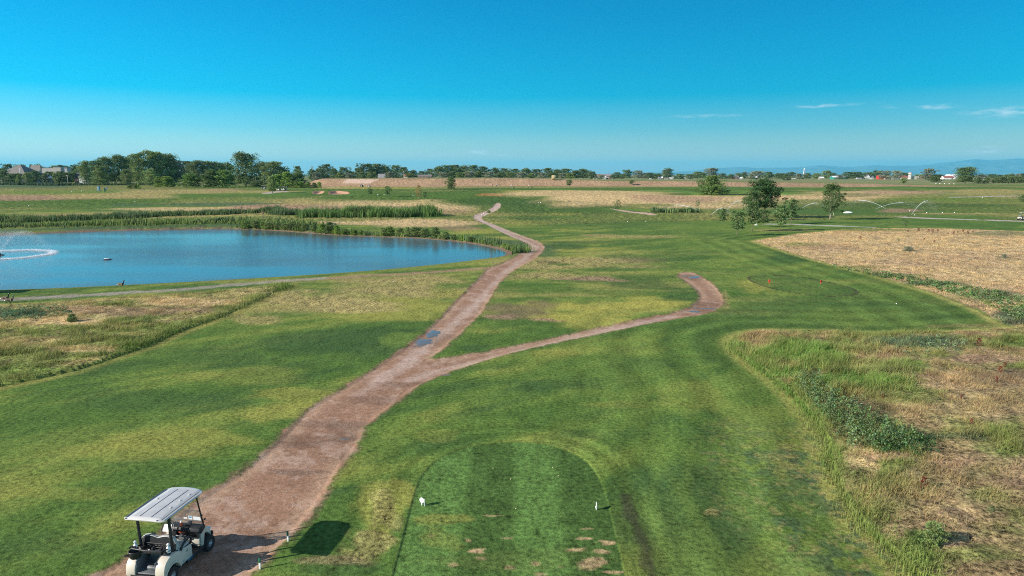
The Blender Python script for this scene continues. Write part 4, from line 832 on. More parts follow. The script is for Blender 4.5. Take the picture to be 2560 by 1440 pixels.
# trees among the houses on the far left
for k, (px, top, w, D, key) in enumerate([(8, 424, 44, 600, 'dark0'), (45, 433, 34, 590, 'dark1'), (68, 431, 26, 585, 'green0'), (88, 425, 34, 640, 'dark2'), (125, 428, 32, 620, 'dark1'), (152, 427, 34, 630, 'dark0'), (176, 428, 30, 640, 'green1'), (198, 426, 32, 650, 'dark3'), (45, 437, 14, 560, 'green2'), (30, 433, 34, 575, 'dark2'), (112, 434, 26, 590, 'dark3'), (142, 430, 30, 600, 'green1'), (165, 430, 28, 600, 'dark0'), (20, 409, 40, 800, 'dark1'), (50, 409, 36, 820, 'green1'), (98, 409, 34, 850, 'dark2'), (83, 411, 22, 850, 'dark3'), (135, 414, 34, 860, 'green0'), (155, 411, 34, 850, 'dark0'), (190, 410, 40, 840, 'dark2'), (205, 412, 30, 820, 'dark1'), (170, 415, 30, 870, 'green2'), (-10, 415, 30, 700, 'dark2')]):
    tree(px, 455, top, w * 1.1, key, '%s tree, %s counted among the houses at the far left' % ({'d': 'dark', 'g': 'lighter green'}[key[0]], ordw(k + 1)), D=D, group='trees among the far left houses')
for k, (px, by, w, h) in enumerate([(105, 455, 10, 3), (115, 456, 10, 3), (150, 453, 14, 4), (178, 452, 16, 8), (188, 453, 10, 7), (205, 453, 14, 6), (225, 454, 20, 5), (60, 457, 12, 3), (30, 460, 16, 3), (140, 457, 30, 4)]):
    tree(px, by, by - h, w, 'dark%d' % (k % 4), 'small bush, %s from left beside the car park road' % ordw(k + 1), cat='bush', name='bush', group='bushes by the car park road')
# skyline rows
L2 = [(745, 414, 30), (780, 421, 26), (800, 420, 30), (816, 409, 38), (835, 419, 28), (860, 417, 38), (880, 428, 26), (897, 420, 28), (915, 408, 52), (942, 408, 50), (962, 411, 42), (990, 412, 32), (1010, 417, 36), (1033, 424, 28), (1055, 427, 26), (1075, 421, 30), (1098, 414, 40), (1120, 412, 42), (1140, 411, 38), (1160, 412, 36), (1183, 412, 38), (1208, 415, 36), (1238, 418, 34), (1262, 420, 34), (1288, 421, 34), (1315, 419, 36), (1340, 422, 32), (1370, 419, 36), (1393, 422, 30), (1414, 421, 36), (1438, 425, 34), (1458, 421, 46), (1480, 428, 26)]
for k, (px, top, w) in enumerate(L2):
    key = ['dark0', 'green1', 'dark1', 'green0', 'grey0', 'dark2', 'green2', 'dark3'][(k * 5 + k // 3) % 8]
    tree(px, 446, top, w * 1.15, key, '%s tree, %s from left in the row beyond the brown embankment' % ({'d': 'dark', 'g': 'green' if 'green' in key else 'greyish'}[key[0]], ordw(k + 1)), D=840 + 25 * (k % 4), group='trees beyond the embankment')
L3 = [(790, 430, 24), (848, 430, 24), (872, 432, 22), (905, 430, 28), (930, 428, 26), (975, 430, 26), (1022, 432, 22), (1108, 430, 30), (1130, 428, 30), (1150, 430, 28), (1172, 428, 30), (1196, 428, 28), (1222, 428, 28), (1250, 430, 26), (1275, 430, 26), (1302, 430, 26), (1328, 432, 24), (1355, 430, 26), (1382, 431, 24), (1425, 432, 24), (1405, 432, 24)]
for k, (px, top, w) in enumerate(L3):
    tree(px, 446, top, w * 1.2, ['grey1', 'green2', 'grey0', 'dark0', 'green1'][k % 5], 'lower tree, %s from left at the foot of the row beyond the embankment' % ordw(k + 1), D=760 + 12 * (k % 3), group='lower trees in front of the row beyond the embankment')
L4 = [(1543, 430, 22), (1556, 434, 16), (1568, 424, 28), (1595, 425, 32), (1612, 432, 24), (1625, 431, 22), (1640, 433, 24), (1649, 433, 14), (1671, 419, 26), (1662, 423, 16), (1700, 434, 26), (1725, 434, 28), (1745, 428, 28), (1758, 430, 24), (1780, 419, 36), (1806, 433, 26), (1828, 435, 24), (1846, 432, 18), (1862, 429, 22), (1894, 427, 38), (1880, 431, 24), (1923, 429, 30), (1948, 432, 28), (1962, 433, 22), (1976, 430, 28), (1999, 433, 28), (2018, 432, 24), (2043, 432, 26), (2068, 425, 24), (2080, 432, 22), (2100, 437, 20), (2123, 429, 38), (2143, 429, 30), (2168, 430, 30), (2194, 426, 34), (2215, 426, 34), (2241, 426, 26), (2261, 431, 28), (2298, 435, 26), (2345, 436, 26), (2320, 434, 22), (2455, 436, 28), (2480, 435, 28), (2498, 436, 24), (2520, 435, 20), (2530, 433, 16), (2545, 434, 18), (2556, 433, 18), (2572, 434, 20), (2350, 438, 22), (1532, 436, 16), (1504, 437, 22)]
for k, (px, top, w) in enumerate(L4):
    key = ['dark1', 'grey0', 'dark2', 'green1', 'dark0', 'grey1', 'dark3', 'green3'][(k * 3 + k // 4) % 8]
    tree(px, 448, top, w * 1.2, key, '%s tree, %s counted in the far tree line around the right hand farms' % ({'d': 'dark', 'g': 'green' if 'green' in key else 'greyish'}[key[0]], ordw(k + 1)), D=1250 + 45 * (k % 5), group='far trees around the farms')
for k, (px, top) in enumerate([(2448, 442), (2470, 443), (2490, 442), (2508, 441), (2524, 440), (2538, 440), (2552, 440), (2568, 441)]):
    tree(px, 457, top, 22, 'dark%d' % (k % 4), 'dark tree, %s from left in the hedge at the far right fairway' % ordw(k + 1), D=560, group='hedge trees at the far right')
# bright willow shrubs along the far pond shore (photo pixels)
SH = [(607, 574, 552, 12), (617, 574, 549, 16), (637, 573, 548, 20), (655, 573, 552, 16), (675, 574, 553, 20), (695, 576, 556, 18), (713, 577, 556, 22), (727, 578, 556, 18), (745, 578, 558, 20), (763, 579, 556, 20), (785, 582, 555, 24), (805, 584, 558, 22), (824, 585, 553, 26), (842, 588, 562, 20), (860, 590, 570, 18), (885, 590, 573, 16), (903, 591, 573, 14), (960, 592, 566, 20), (975, 592, 564, 22), (1000, 592, 567, 20), (1020, 594, 566, 22), (1040, 595, 564, 26), (1062, 596, 569, 24), (1088, 598, 566, 28), (1112, 601, 578, 20), (1135, 603, 584, 16), (1155, 605, 586, 16), (1178, 607, 590, 18), (1210, 611, 597, 14), (1235, 616, 602, 12), (1262, 620, 606, 14)]
for k, (px, b, t, w) in enumerate(SH):
    tree(px, b - 3, t + 1, w * (1.1 + .7 * ((k * 37) % 10) / 10), ['bright0', 'green0', 'bright1', 'bright2', 'green3'][(k * 7 + k // 3) % 5], 'leafy willow shrub, %s from left along the far pond shore' % ordw(k + 1), cat='shrub', name='shrub', group='willow shrubs on the pond shore')
tree(835, 576, 556, 20, 'grey1', 'silver grey bush behind the pond shore willows', cat='bush', name='bush')
# small plants
for px, b, t, w, key, lb in [(180, 807, 783, 34, 'bright2', 'leafy green plant in the long grass below the pond'), (363, 812, 788, 12, 'slim', 'left of two thin leafy stalks in the long grass'), (374, 812, 788, 12, 'slim', 'right of two thin leafy stalks in the long grass'), (2270, 628, 615, 26, 'grey1', 'low green shrub in the dry grass field'), (2246, 606, 594, 9, 'slim', 'upright weed in the dry grass field'), (2510, 645, 634, 16, 'grey0', 'small green bush at the right of the dry grass field'), (2028, 574, 566, 8, 'slim', 'tiny bush'),
    (2330, 1370, 1300, 70, 'green3', 'rounded bushy clump standing alone at the bottom right'), (1222, 532, 525, 14, 'bright1', 'small bush near the far bend of the path'), (2290, 1150, 1125, 30, 'slim', 'tall thistle like weed in the right rough'), (2475, 1290, 1265, 24, 'slim', 'pale weed in the lower right rough')]:
    if lb != 'tiny bush': tree(px, b, t, w, key, lb, cat='plant', name='plant')
KINDS['dock'] = KINDS['autumn']
dk, P = crown_mesh('crown', 480, tall_, 12, 260, .05, (.20, .045, .03)); dk.materials.append(M_leaf); KINDS['dock'] = (dk, KINDS['slim'][1], .1)
for k, (px, b, w) in enumerate([(2150, 600, 10), (2269, 581, 7), (2296, 580, 10), (2307, 577, 6), (2321, 580, 8), (2331, 582, 10), (2344, 580, 8), (2370, 588, 7), (2384, 586, 9), (2394, 583, 7), (2408, 583, 10), (2420, 584, 8), (2432, 582, 6), (2336, 608, 8), (2310, 600, 6), (2445, 870, 18), (2500, 940, 18), (2512, 925, 14), (2402, 1005, 10), (2428, 1065, 12), (2308, 1228, 26), (2490, 960, 14), (2207, 1003, 10)]):
    tree(px, b, b - w * (1.0 if b < 700 else 1.5), w, 'dock', 'rust red dock plant, %s counted, standing in the dry grass on the right' % ordw(k + 1), cat='weed', name='dock_plant', group='rust red dock plants')
# ------------------------------------------------------------------ golf carts
BODY = paint('beige_paint', (.58, .52, .44), .35, var=.05, scale=3, coat=.3); BLK = paint('black_plastic', (.018, .019, .022), .5, var=.2, scale=12)
GRYP = paint('grey_plastic', (.11, .12, .13), .5, var=.12, scale=10); ROOFM = paint('roof_plastic', (.62, .60, .57), .28, var=.07, scale=4, coat=.2); ROOFP = paint('roof_panel', (.50, .49, .48), .3, var=.12, scale=3, coat=.2); RIM = paint('hub_cap', (.45, .45, .46), .3, .6, .1)
RUB = paint('tyre_rubber', (.02, .02, .022), .85, var=.3, scale=15); SEATM = paint('seat_vinyl', (.36, .36, .35), .45, var=.08, scale=8); WHT = paint('white_plastic', (.78, .78, .78), .4, var=.04)
GRV = paint('roof_groove', (.05, .065, .09), .5); PAPER = paint('paper', (.82, .84, .86), .6, var=.03); REDP = paint('orange_red_plastic', (.75, .12, .05), .4); STEEL = paint('steel', (.4, .4, .41), .3, .8); BLU = paint('blue_print', (.03, .30, .55), .5); DTXT = paint('dark_lettering', (.05, .05, .055), .6)
mg, n, l, b = newmat('clear_windshield'); n.remove(b)
tr = N(n, 'ShaderNodeBsdfTransparent'); tr.inputs[0].default_value = (.86, .9, .9, 1); gl = N(n, 'ShaderNodeBsdfGlossy'); gl.inputs['Roughness'].default_value = .04; fr = N(n, 'ShaderNodeFresnel'); fr.inputs[0].default_value = 1.5
ms = N(n, 'ShaderNodeMixShader'); ms.inputs[0].default_value = .10; n.remove(fr); l.new(tr.outputs[0], ms.inputs[1]); l.new(gl.outputs[0], ms.inputs[2]); l.new(ms.outputs[0], n['Material Output'].inputs[0])
def text(name, s, size, M, mat, parent, depth=.002, cx=True):
    cu = bpy.data.curves.new(name, 'FONT'); cu.body = s; cu.size = size; cu.extrude = depth
    if cx: cu.align_x = 'CENTER'; cu.align_y = 'CENTER'
    t = bpy.data.objects.new(name + '_curve', cu); COL.objects.link(t); bpy.context.view_layer.update()
    me = bpy.data.meshes.new_from_object(t.evaluated_get(bpy.context.evaluated_depsgraph_get())); bpy.data.objects.remove(t)
    me.materials.clear(); me.materials.append(mat); o = bpy.data.objects.new(name, me); COL.objects.link(o); o.parent = parent; o.matrix_local = M; return o
def arc(cy, cz, r, a0, a1, n):
    return [(cy + r * math.cos(R(a0 + (a1 - a0) * k / n)), cz + r * math.sin(R(a0 + (a1 - a0) * k / n))) for k in range(n + 1)]
def wheel(parent, x, y, right):
    s = 1 if right else -1
    w = MB().lathe([(.12, -.085), (.19, -.09), (.215, -.08), (.228, -.055), (.232, 0), (.228, .055), (.215, .08), (.19, .09), (.12, .085), (.12, -.085)], (0, 0, 0), 32, 'x')
    for k in range(28):
        a = k / 28 * 2 * math.pi; w.box((0, .231 * math.cos(a), .231 * math.sin(a)), (.11, .012, .02), rot=(a, 0, 0))
    wo = w.build('wheel', RUB, parent, sm=True); wo.location = (x, y, .232)
    rm = MB().lathe([(.001, .03), (.04, .05), (.045, .035), (.10, .02), (.118, .05), (.13, .075), (.132, .05), (.125, -.02), (.001, -.02)], (0, 0, 0), 28, 'x')
    for k in range(7):
        a = k / 7 * 2 * math.pi; rm.box((.045, .08 * math.cos(a), .08 * math.sin(a)), (.025, .075, .022), rot=(a, 0, 0))
    ro = rm.build('rim', RIM, wo, sm=True); ro.scale = (s, 1, 1)
def make_cart(label, cat='golf cart', group=None):
    e = empty('golf_cart', label=label, cat=cat, group=group)
    # chassis and floor
    MB().box((0, -.02, .27), (1.02, 1.9, .08)).box((0, -.8, .36), (.7, .5, .14)).box((0, 1.02, .36), (.6, .36, .12)).box((.0, -1.16, .33), (.9, .07, .10)).build('chassis', BLK, e, bevel=.01)
    f = MB().box((0, .27, .325), (1.06, .62, .02))
    for k in range(14): f.box((-.47 + k * .072, .27, .337), (.018, .58, .006))
    f.build('floor_mat', BLK, e)
    for s in (-1, 1): MB().box((s * .535, .22, .275), (.05, .86, .13)).box((s * .562, .12, .235), (.012, .5, .05)).build('rocker_panel', BLK, e, bevel=.008)
    text('sill_lettering', 'EZGO', .085, Matrix.Translation((.566, -.06, .288)) @ Matrix.Rotation(R(90), 4, 'Z') @ Matrix.Rotation(R(90), 4, 'X'), BLU, e)
    # rear body: two fenders, panel, bag well
    rb = MB()
    prof = [(-1.17, .30), (-1.20, .42), (-1.19, .54), (-1.15, .65), (-1.08, .74), (-.97, .80), (-.84, .83), (-.70, .83), (-.58, .80), (-.50, .74), (-.02, .70), (.015, .66), (.03, .33), (-.50, .31)] + arc(-.83, .24, .315, 14, 166, 12) 
    for s in (-1, 1):
        a, c = sorted((s * .30, s * .575)); rb.prism(prof, a, c)
        a, c = sorted((s * .572, s * .60)); rb.prism(arc(-.83, .24, .365, 168, 12, 14) + arc(-.83, .24, .318, 12, 168, 14), a, c)   # flared lip
    rb.prism([(-.50, .31), (-.50, .735), (-.02, .70), (.03, .33)], -.302, .302)
    rb.build('rear_body', BODY, e, bevel=.022, seg=3)
    MB().prism([(-1.16, .40), (-1.16, .43), (-.66, .50), (-.56, .80), (-.52, .80), (-.52, .40)], -.29, .29).box((-.285, -.85, .58), (.03, .6, .34)).box((.285, -.85, .58), (.03, .6, .34)).build('bag_well', GRYP, e, bevel=.012)
    b_ = MB().prism([(-.79, .74), (-.76, .83), (-.66, .85), (-.62, .83), (-.62, .5), (-.70, .45)], -.12, .275).build('well_panel', GRYP, e, bevel=.02, seg=3)
    text('embossed_lettering', 'EZ-GO', .085, Matrix.Translation((.08, -.785, .72)) @ Matrix.Rotation(R(62), 4, 'X'), DTXT, b_)
    MB().tube([(-.02, -1.02, .53), (.0, -1.02, .53), (.21, -1.02, .53), (.23, -1.02, .53)], [.055, .062, .062, .055], 14).build('well_roll', GRYP, e, sm=True)
    for s in (-1, 1): MB().tube([(s * .29, -1.17, .40), (s * .28, -1.13, .62), (s * .27, -.98, .76), (s * .27, -.8, .82)], .016, 8).build('fender_trim', GRYP, e, sm=True)
    text('number_lettering', '14', .10, Matrix.Translation((.5775, -.20, .60)) @ Matrix.Rotation(R(90), 4, 'Z') @ Matrix.Rotation(R(90), 4, 'X'), DTXT, e)
    text('panel_lettering', 'RXV', .055, Matrix.Translation((.5775, -.36, .385)) @ Matrix.Rotation(R(90), 4, 'Z') @ Matrix.Rotation(R(90), 4, 'X'), BLU, e)
    # seat
    MB().box((0, -.24, .735), (1.04, .50, .10)).build('seat', SEATM, e, bevel=.04, seg=3)
    MB().box((0, -.22, .695), (1.10, .54, .05)).build('seat_base', BLK, e, bevel=.015)
    bk = MB(); V = []; K = 24
    for k in range(K + 1):
        x = -.52 + 1.04 * k / K; top = 1.19 - .055 * math.cos(2 * math.pi * (x / .52) * .5 + math.pi) * 1.0 if False else 1.16 + .06 * abs(math.sin(math.pi * (x / .52)))
        if abs(x) > .46: top -= (abs(x) - .46) * 2.2
        for (yy, zz) in ((-.50, .80), (-.40, .80), (-.47, top - .02), (-.50, top), (-.55, top - .015), (-.58, .82)): V.append((x, yy, zz))
    Fb = [[k * 6 + j, k * 6 + (j + 1) % 6, (k + 1) * 6 + (j + 1) % 6, (k + 1) * 6 + j] for k in range(K) for j in range(6)] + [[0, 1, 2, 3, 4, 5], [K * 6 + j for j in range(5, -1, -1)]]
    MB().add(V, Fb).build('backrest', SEATM, e, sm=True)
    bs = MB(); V2 = [(v[0] * .985, v[1] - .03 if v[1] < -.45 else -.49, v[2] - .035) for v in V]; bs.add(V2, Fb); bs.build('backrest_shell', BLK, e, sm=True)
    tp = MB(); tp.tube([(-.52 + 1.04 * k / K, -.575, 1.145 + .06 * abs(math.sin(math.pi * ((-.52 + 1.04 * k / K) / .52))) - max(0, abs(-.52 + 1.04 * k / K) - .46) * 2.2) for k in range(K + 1)], .014, 6); tp.build('backrest_piping', SEATM, e, sm=True)
    for s in (-1, 1):
        MB().tube([(s * .545, -.42, .70), (s * .56, -.40, .80), (s * .56, -.30, .885), (s * .56, -.06, .93), (s * .56, .0, .90), (s * .555, .03, .82), (s * .545, .02, .70)], .032, 8).build('hip_rail', BLK, e, sm=True)
    # front: cowl, fenders, dash
    fr_ = MB()
    fr_.prism([(.52, .34), (.56, .84), (.74, .86), (.95, .76), (1.14, .58), (1.20, .42), (1.18, .34)], -.30, .30)
    fp = [(.50, .30), (.52, .60), (.58, .82), (.72, .84), (.92, .74), (1.10, .57), (1.17, .44), (1.15, .36), (1.12, .32)] + arc(.83, .24, .30, 16, 164, 10)
    for s in (-1, 1):
        a, c = sorted((s * .28, s * .43)); fr_.prism(fp, a, c); a, c = sorted((s * .42, s * .555)); fr_.prism([(.50, .30), (.50, .80), (.56, .85), (.68, .82), (.66, .60), (.60, .34)], a, c)
    fr_.build('front_cowl', BODY, e, bevel=.03, seg=3)
    MB().box((0, 1.18, .38), (.95, .07, .12)).build('front_bumper', BLK, e, bevel=.02)
    for s in (-1, 1): MB().box((s * .36, 1.135, .56), (.18, .03, .08), rot=(R(-35), 0, 0)).build('headlight', PAPER, e, bevel=.01)
    d = MB().prism([(.40, .80), (.44, .90), (.56, .93), (.74, .89), (.72, .80), (.52, .70)], -.56, .56)
    d.box((-.27, .45, .70), (.22, .14, .26)).box((0, .49, .64), (.26, .10, .36))
    d.build('dashboard', BLK, e, bevel=.02)
    MB().box((.31, .475, .72), (.40, .02, .18)).box((.31, .43, .635), (.42, .10, .02)).build('glove_pocket', BLK, e, bevel=.006)
    MB().box((.33, .44, .52), (.42, .05, .20)).box((-.33, .46, .5), (.4, .04, .22)).build('knee_panel', BODY, e, bevel=.015)
    MB().box((.02, .425, .60), (.22, .05, .14)).box((.02, .36, .42), (.24, .14, .14)).build('console', GRYP, e, bevel=.012)
    MB().box((.01, .398, .775), (.24, .02, .022)).build('orange_strip', REDP, e, bevel=.004)
    MB().lathe([(.001, 0), (.032, 0), (.036, .10), (.03, .10), (.027, .02), (.001, .02)], (-.05, .50, .93), 12).build('cup', REDP, e, sm=True)
    MB().ball((-.05, .50, 1.04), .034).build('ball', WHT, e, sm=True)
    MB().box((.18, .56, 1.0), (.13, .025, .11), rot=(R(-20), 0, R(15))).tube([(.10, .5, .93), (.16, .55, .98)], .01, 6).box((.08, .53, .95), (.12, .09, .03), rot=(0, 0, .3)).build('phone_holder', BLK, e, bevel=.005)
    # steering
    c = Vector((-.27, .20, .99)); Mx = Matrix.Translation(c) @ Matrix.Rotation(R(52), 4, 'X')
    w = MB(); w.tube([Mx @ Vector((.185 * math.cos(a / 28 * 6.2832), .185 * math.sin(a / 28 * 6.2832), 0)) for a in range(29)], .015, 8)
    for a in (90, 210, 330): w.tube([Mx @ Vector((0, 0, -.02)), Mx @ Vector((.18 * math.cos(R(a)), .18 * math.sin(R(a)), 0))], .012, 6)
    so = w.build('steering_wheel', BLK, e, sm=True)
    MB().add([Mx @ Vector(p) for p in ((-.115, -.10, .03), (.115, -.10, .03), (.115, .10, .03), (-.115, .10, .03), (-.115, -.10, .022), (.115, -.10, .022), (.115, .10, .022), (-.115, .10, .022))], [(0, 1, 2, 3), (7, 6, 5, 4), (0, 4, 5, 1), (1, 5, 6, 2), (2, 6, 7, 3), (3, 7, 4, 0)]).build('score_card', PAPER, so)
    MB().tube([c, Vector((-.27, .48, .74)), Vector((-.27, .60, .5))], .024, 8).build('steering_column', STEEL, e, sm=True)
    MB().tube([(-.08, .30, .69), (.02, .34, .70)], .018, 8).tube([(-.16, .38, .68), (-.02, .36, .68)], .014, 8).build('shift_lever', STEEL, e, sm=True)
    MB().box((-.08, .42, .39), (.07, .05, .1), rot=(R(35), 0, 0)).box((-.2, .42, .39), (.1, .05, .1), rot=(R(35), 0, 0)).build('pedals', BLK, e, bevel=.005)
    # posts
    for s in (-1, 1):
        MB().tube([(s * .47, -.66, .76), (s * .475, -.68, 1.2), (s * .48, -.72, 1.92)], [.045, .042, .038], 8).build('rear_post', BLK, e)
        MB().tube([(s * .535, .70, .82), (s * .53, .60, 1.25), (s * .52, .46, 1.92)], .022, 8).box((s * .545, .655, 1.02), (.03, .03, .06)).box((s * .55, .61, 1.24), (.035, .03, .05)).build('front_post', BLK, e)
    MB().ball((.60, .66, 1.10), (.028, .045, .035)).tube([(.53, .655, 1.08), (.60, .66, 1.10)], .008, 6).build('side_mirror', BLK, e, sm=True)
    # windshield, folded edge and papers
    def wsq(z): return .70 - (z - .82) * .215
    V = [(-.51, wsq(.90), .90), (.51, wsq(.90), .90), (.51, wsq(1.38), 1.38), (-.51, wsq(1.38), 1.38)]
    V = V + [(x, y + .006, z) for x, y, z in V]
    ws = MB().add(V, [(0, 1, 2, 3), (7, 6, 5, 4), (0, 4, 5, 1), (1, 5, 6, 2), (2, 6, 7, 3), (3, 7, 4, 0)]).build('windshield', mg, e)
    MB().box((0, wsq(1.38), 1.385), (1.03, .014, .016)).box((0, wsq(1.02), 1.02), (1.03, .016, .014)).build('windshield_edge', GRYP, ws)
    ang = (math.atan(.215), 0, 0)
    for (x, z, wx, hz_, mt, nm) in ((.37, 1.115, .235, .125, PAPER, 'notice'), (.16, 1.125, .12, .13, PAPER, 'notice'), (.16, 1.145, .085, .05, BLU, 'notice_print'), (0.0, 1.10, .11, .055, PAPER, 'notice')):
        MB().box((x, wsq(z) - (.006 if mt is PAPER else .009), z), (wx, .002, hz_), rot=ang).build(nm, mt, ws)
    # roof: dished panel with raised rim, ribs, long grooves
    V = []; Fr = []; nx, ny = 25, 29
    def outline(u, v):       # superellipse-ish rounded rectangle from (-1..1)^2
        x, y = u * .615, v * .95
        k = max(0, abs(u) - .80) / .2; q = max(0, abs(v) - .86) / .14
        if k > 0 and q > 0:
            y -= math.copysign(.055 * k * k * q, v); x -= math.copysign(.05 * q * q * k, u)
        if v > 0: y += .09 * v * v * (1 - u * u)
        if v > .5: x *= 1 - .06 * ((v - .5) / .5) ** 2
        return x, y - .17
    for jv in range(ny):
        v = -1 + 2 * jv / (ny - 1)
        for ju in range(nx):
            u = -1 + 2 * ju / (nx - 1); x, y = outline(u, v); m = max(abs(u), abs(v))
            z = 1.955 + .028 * (1 - u * u) + .012 * (1 - v * v)
            if .955 < m: z -= .012
            if m > .995: z -= .022
            if .80 < abs(u) < .93 and abs(v) < .93: z -= .022
            V.append((x, y, z))
    for jv in range(ny):
        v = -1 + 2 * jv / (ny - 1)
        for ju in range(nx):
            u = -1 + 2 * ju / (nx - 1); x, y = outline(u, v); V.append((x * .985, y * .985, 1.915 + (.02 if max(abs(u), abs(v)) < .93 else 0)))
    o = nx * ny
    for jv in range(ny - 1):
        for ju in range(nx - 1):
            a = jv * nx + ju; Fr.append((a, a + 1, a + nx + 1, a + nx)); Fr.append((o + a, o + a + nx, o + a + nx + 1, o + a + 1))
    ring = [ju for ju in range(nx)] + [jv * nx + nx - 1 for jv in range(1, ny)] + [(ny - 1) * nx + ju for ju in range(nx - 2, -1, -1)] + [jv * nx for jv in range(ny - 2, 0, -1)]
    for k in range(len(ring)): a, c = ring[k], ring[(k + 1) % len(ring)]; Fr.append((a, o + a, o + c, c))
    rfb = MB().add(V, Fr)
    for q, f_ in enumerate(rfb.f):
        if f_[0] < o:
            c_ = [sum(rfb.v[i][k] for i in f_) / len(f_) for k in (0, 1)]; uu, vv = c_[0] / .615, (c_[1] + .17) / .95
            if -.62 < uu < .74 and -.86 < vv < .93: rfb.m[q] = 1
    rf = rfb.build('roof', [ROOFM, ROOFP], e, sm=True)
    def zr(x, y): u = x / .615; v = (y + .17) / .95; return 1.955 + .028 * (1 - u * u) + .012 * (1 - v * v)
    for x in (-.17, .17):
        MB().tube([(x, -.98 + 1.62 * k / 12, zr(x, -.98 + 1.62 * k / 12) + .001) for k in range(13)], .008, 6).build('roof_groove', GRV, rf)
    gq = MB(); 
    for s, w_ in ((-1, .10), (1, .03)):
        P0 = [(s * (.50 if s < 0 else .53), -1.05 + 1.66 * k / 12) for k in range(13)]
        V = []
        for (x, y) in P0: V += [(x - w_ / 2, y, zr(x, y) + .002), (x + w_ / 2, y, zr(x, y) + .002)]
        gq.add(V, [(2 * k, 2 * k + 1, 2 * k + 3, 2 * k + 2) for k in range(12)])
    gq.build('roof_gutter', GRV, rf)
    for (x, y) in ((.34, -.42), (.34, .0), (.36, .38), (-.36, .0)):
        MB().box((x, y, zr(x, y) + .006), (.05, .10, .012), rot=(0, 0, .3)).box((x + .03, y + .03, zr(x, y) + .004), (.03, .02, .008)).build('roof_clip', ROOFM, rf, bevel=.004)
    MB().box((.42, -1.09, 1.955), (.03, .02, .035)).box((-.5, -1.09, 1.955), (.03, .03, .03)).build('roof_latch', GRV, rf)
    # bag rack behind the seat
    r_ = MB()
    r_.tube([(-.46, -.70, .96), (-.50, -.86, 1.0), (-.48, -1.0, 1.02), (0, -1.04, 1.02), (.40, -1.0, 1.02), (.46, -.86, 1.0), (.46, -.70, .96)], .022, 8)
    r_.tube([(-.05, -.72, .78), (.12, -.86, .95), (.36, -1.0, 1.02)], .02, 8).tube([(.44, -.98, 1.0), (.42, -.86, .88), (.42, -.70, .78)], .025, 8)
    r_.tube([(-.3, -.70, .80), (-.28, -.86, .95), (-.26, -1.03, 1.02)], .018, 8)
    r_.box((.1, -1.025, .985), (.62, .03, .07)).box((-.30, -.80, .92), (.05, .1, .16)).box((.0, -.80, .90), (.05, .1, .2)).box((.24, -.80, .90), (.05, .1, .18))
    r_.build('bag_rack', BLK, e, bevel=.005)
    b2 = MB()
    for k in range(9):
        x = -.40 + k * .1; b2.tube([(x, -.60, .80), (x, -.64, 1.0)], .006, 5); 
    for z in (.82, .88, .94, 1.0): b2.tube([(-.44, -.62, z), (.44, -.62, z)], .006, 5)
    for k in range(7): b2.tube([(-.4 + k * .13, -.60, .80), (-.4 + k * .13, -.78, .80)], .006, 5)
    b2.build('wire_basket', BLK, e)
    MB().tube([(-.47, -.98, .78), (-.56, -1.12, .88), (-.52, -1.22, .92)], .03, 8).tube([(-.58, -1.0, 1.02), (-.54, -.95, 1.05), (-.42, -.93, 1.03)], .024, 8).build('bag_strap', BLK, e, sm=True)
    MB().lathe([(.001, 0), (.12, 0), (.15, .05), (.165, .20), (.155, .21), (.14, .19), (.11, .06), (.001, .05)], (-.36, -1.05, .80), 20).build('rack_bucket', BLK, e, sm=True)
    MB().box((-.10, -.86, .88), (.05, .05, .09)).build('tee_box', REDP, e, bevel=.01)
    MB().box((-.08, -.86, .93), (.04, .04, .05)).build('tee_box_cap', WHT, e, bevel=.01)
    for s, x, y in ((-1, -.52, -.82), (1, .46, -.80)): MB().lathe([(.001, 0), (.055, 0), (.062, .12), (.056, .12), (.05, .01), (.001, .01)], (x, y, .84), 12).build('bottle_holder', BLK, e, sm=True)
    for s in (-1, 1): wheel(e, s * .52, .86, s > 0); wheel(e, s * .49, -.83, s > 0)
    return e
def bottle(loc, label):
    o = MB().lathe([(.001, 0), (.055, 0), (.06, .02), (.06, .12), (.05, .15), (.026, .18), (.03, .20), (.04, .23), (.03, .26), (.001, .27)], (0, 0, 0), 14).box((0, -.03, .245), (.03, .06, .025)).build('sand_bottle', WHT, None, sm=True, label=label, cat='bottle', group='sand bottles on the cart')
    o.location = loc; return o
CART = make_cart('beige golf cart with pale roof parked on the dirt path in the lower left corner')
CX, CY, CR = -9.70, 18.07, R(-9)
CART.location = (CX, CY, float(hf(CX, CY))); CART.rotation_euler = (0, 0, CR)
for loc, lb in (((-.52, -.82, .88), 'white sand bottle in the holder on the left side of the near golf cart'), ((.46, -.80, .88), 'white sand bottle in the holder on the right side of the near golf cart')):
    o = bottle((0, 0, 0), lb); o.location = Vector((CX, CY, CART.location.z)) + Matrix.Rotation(CR, 3, 'Z') @ Vector(loc); o.rotation_euler = (0, 0, CR + .4)
def cart_copy(px, py, rz, label, group='golf carts far out on the course'):
    c = copy_tree(CART); p = at(px, py); c.location = p; c.rotation_euler = (0, 0, R(rz)); tag(c, label, group=group)
    if 'group' not in c: c['group'] = group
    return c
cart_copy(2557, 550.5, 80, 'dark looking golf cart with pale roof cut by the right edge of the photo')
cart_copy(697, 477, 50, 'white golf cart, left one of the pair parked by the pale path'); cart_copy(709, 476, 60, 'white golf cart, right one of the pair parked by the pale path')
cart_copy(659, 473, 95, 'golf cart standing farther left of the parked pair'); cart_copy(922, 467.5, 60, 'golf cart right of two people before the embankment'); cart_copy(905, 467.5, 30, 'golf cart with people before the embankment spillway')
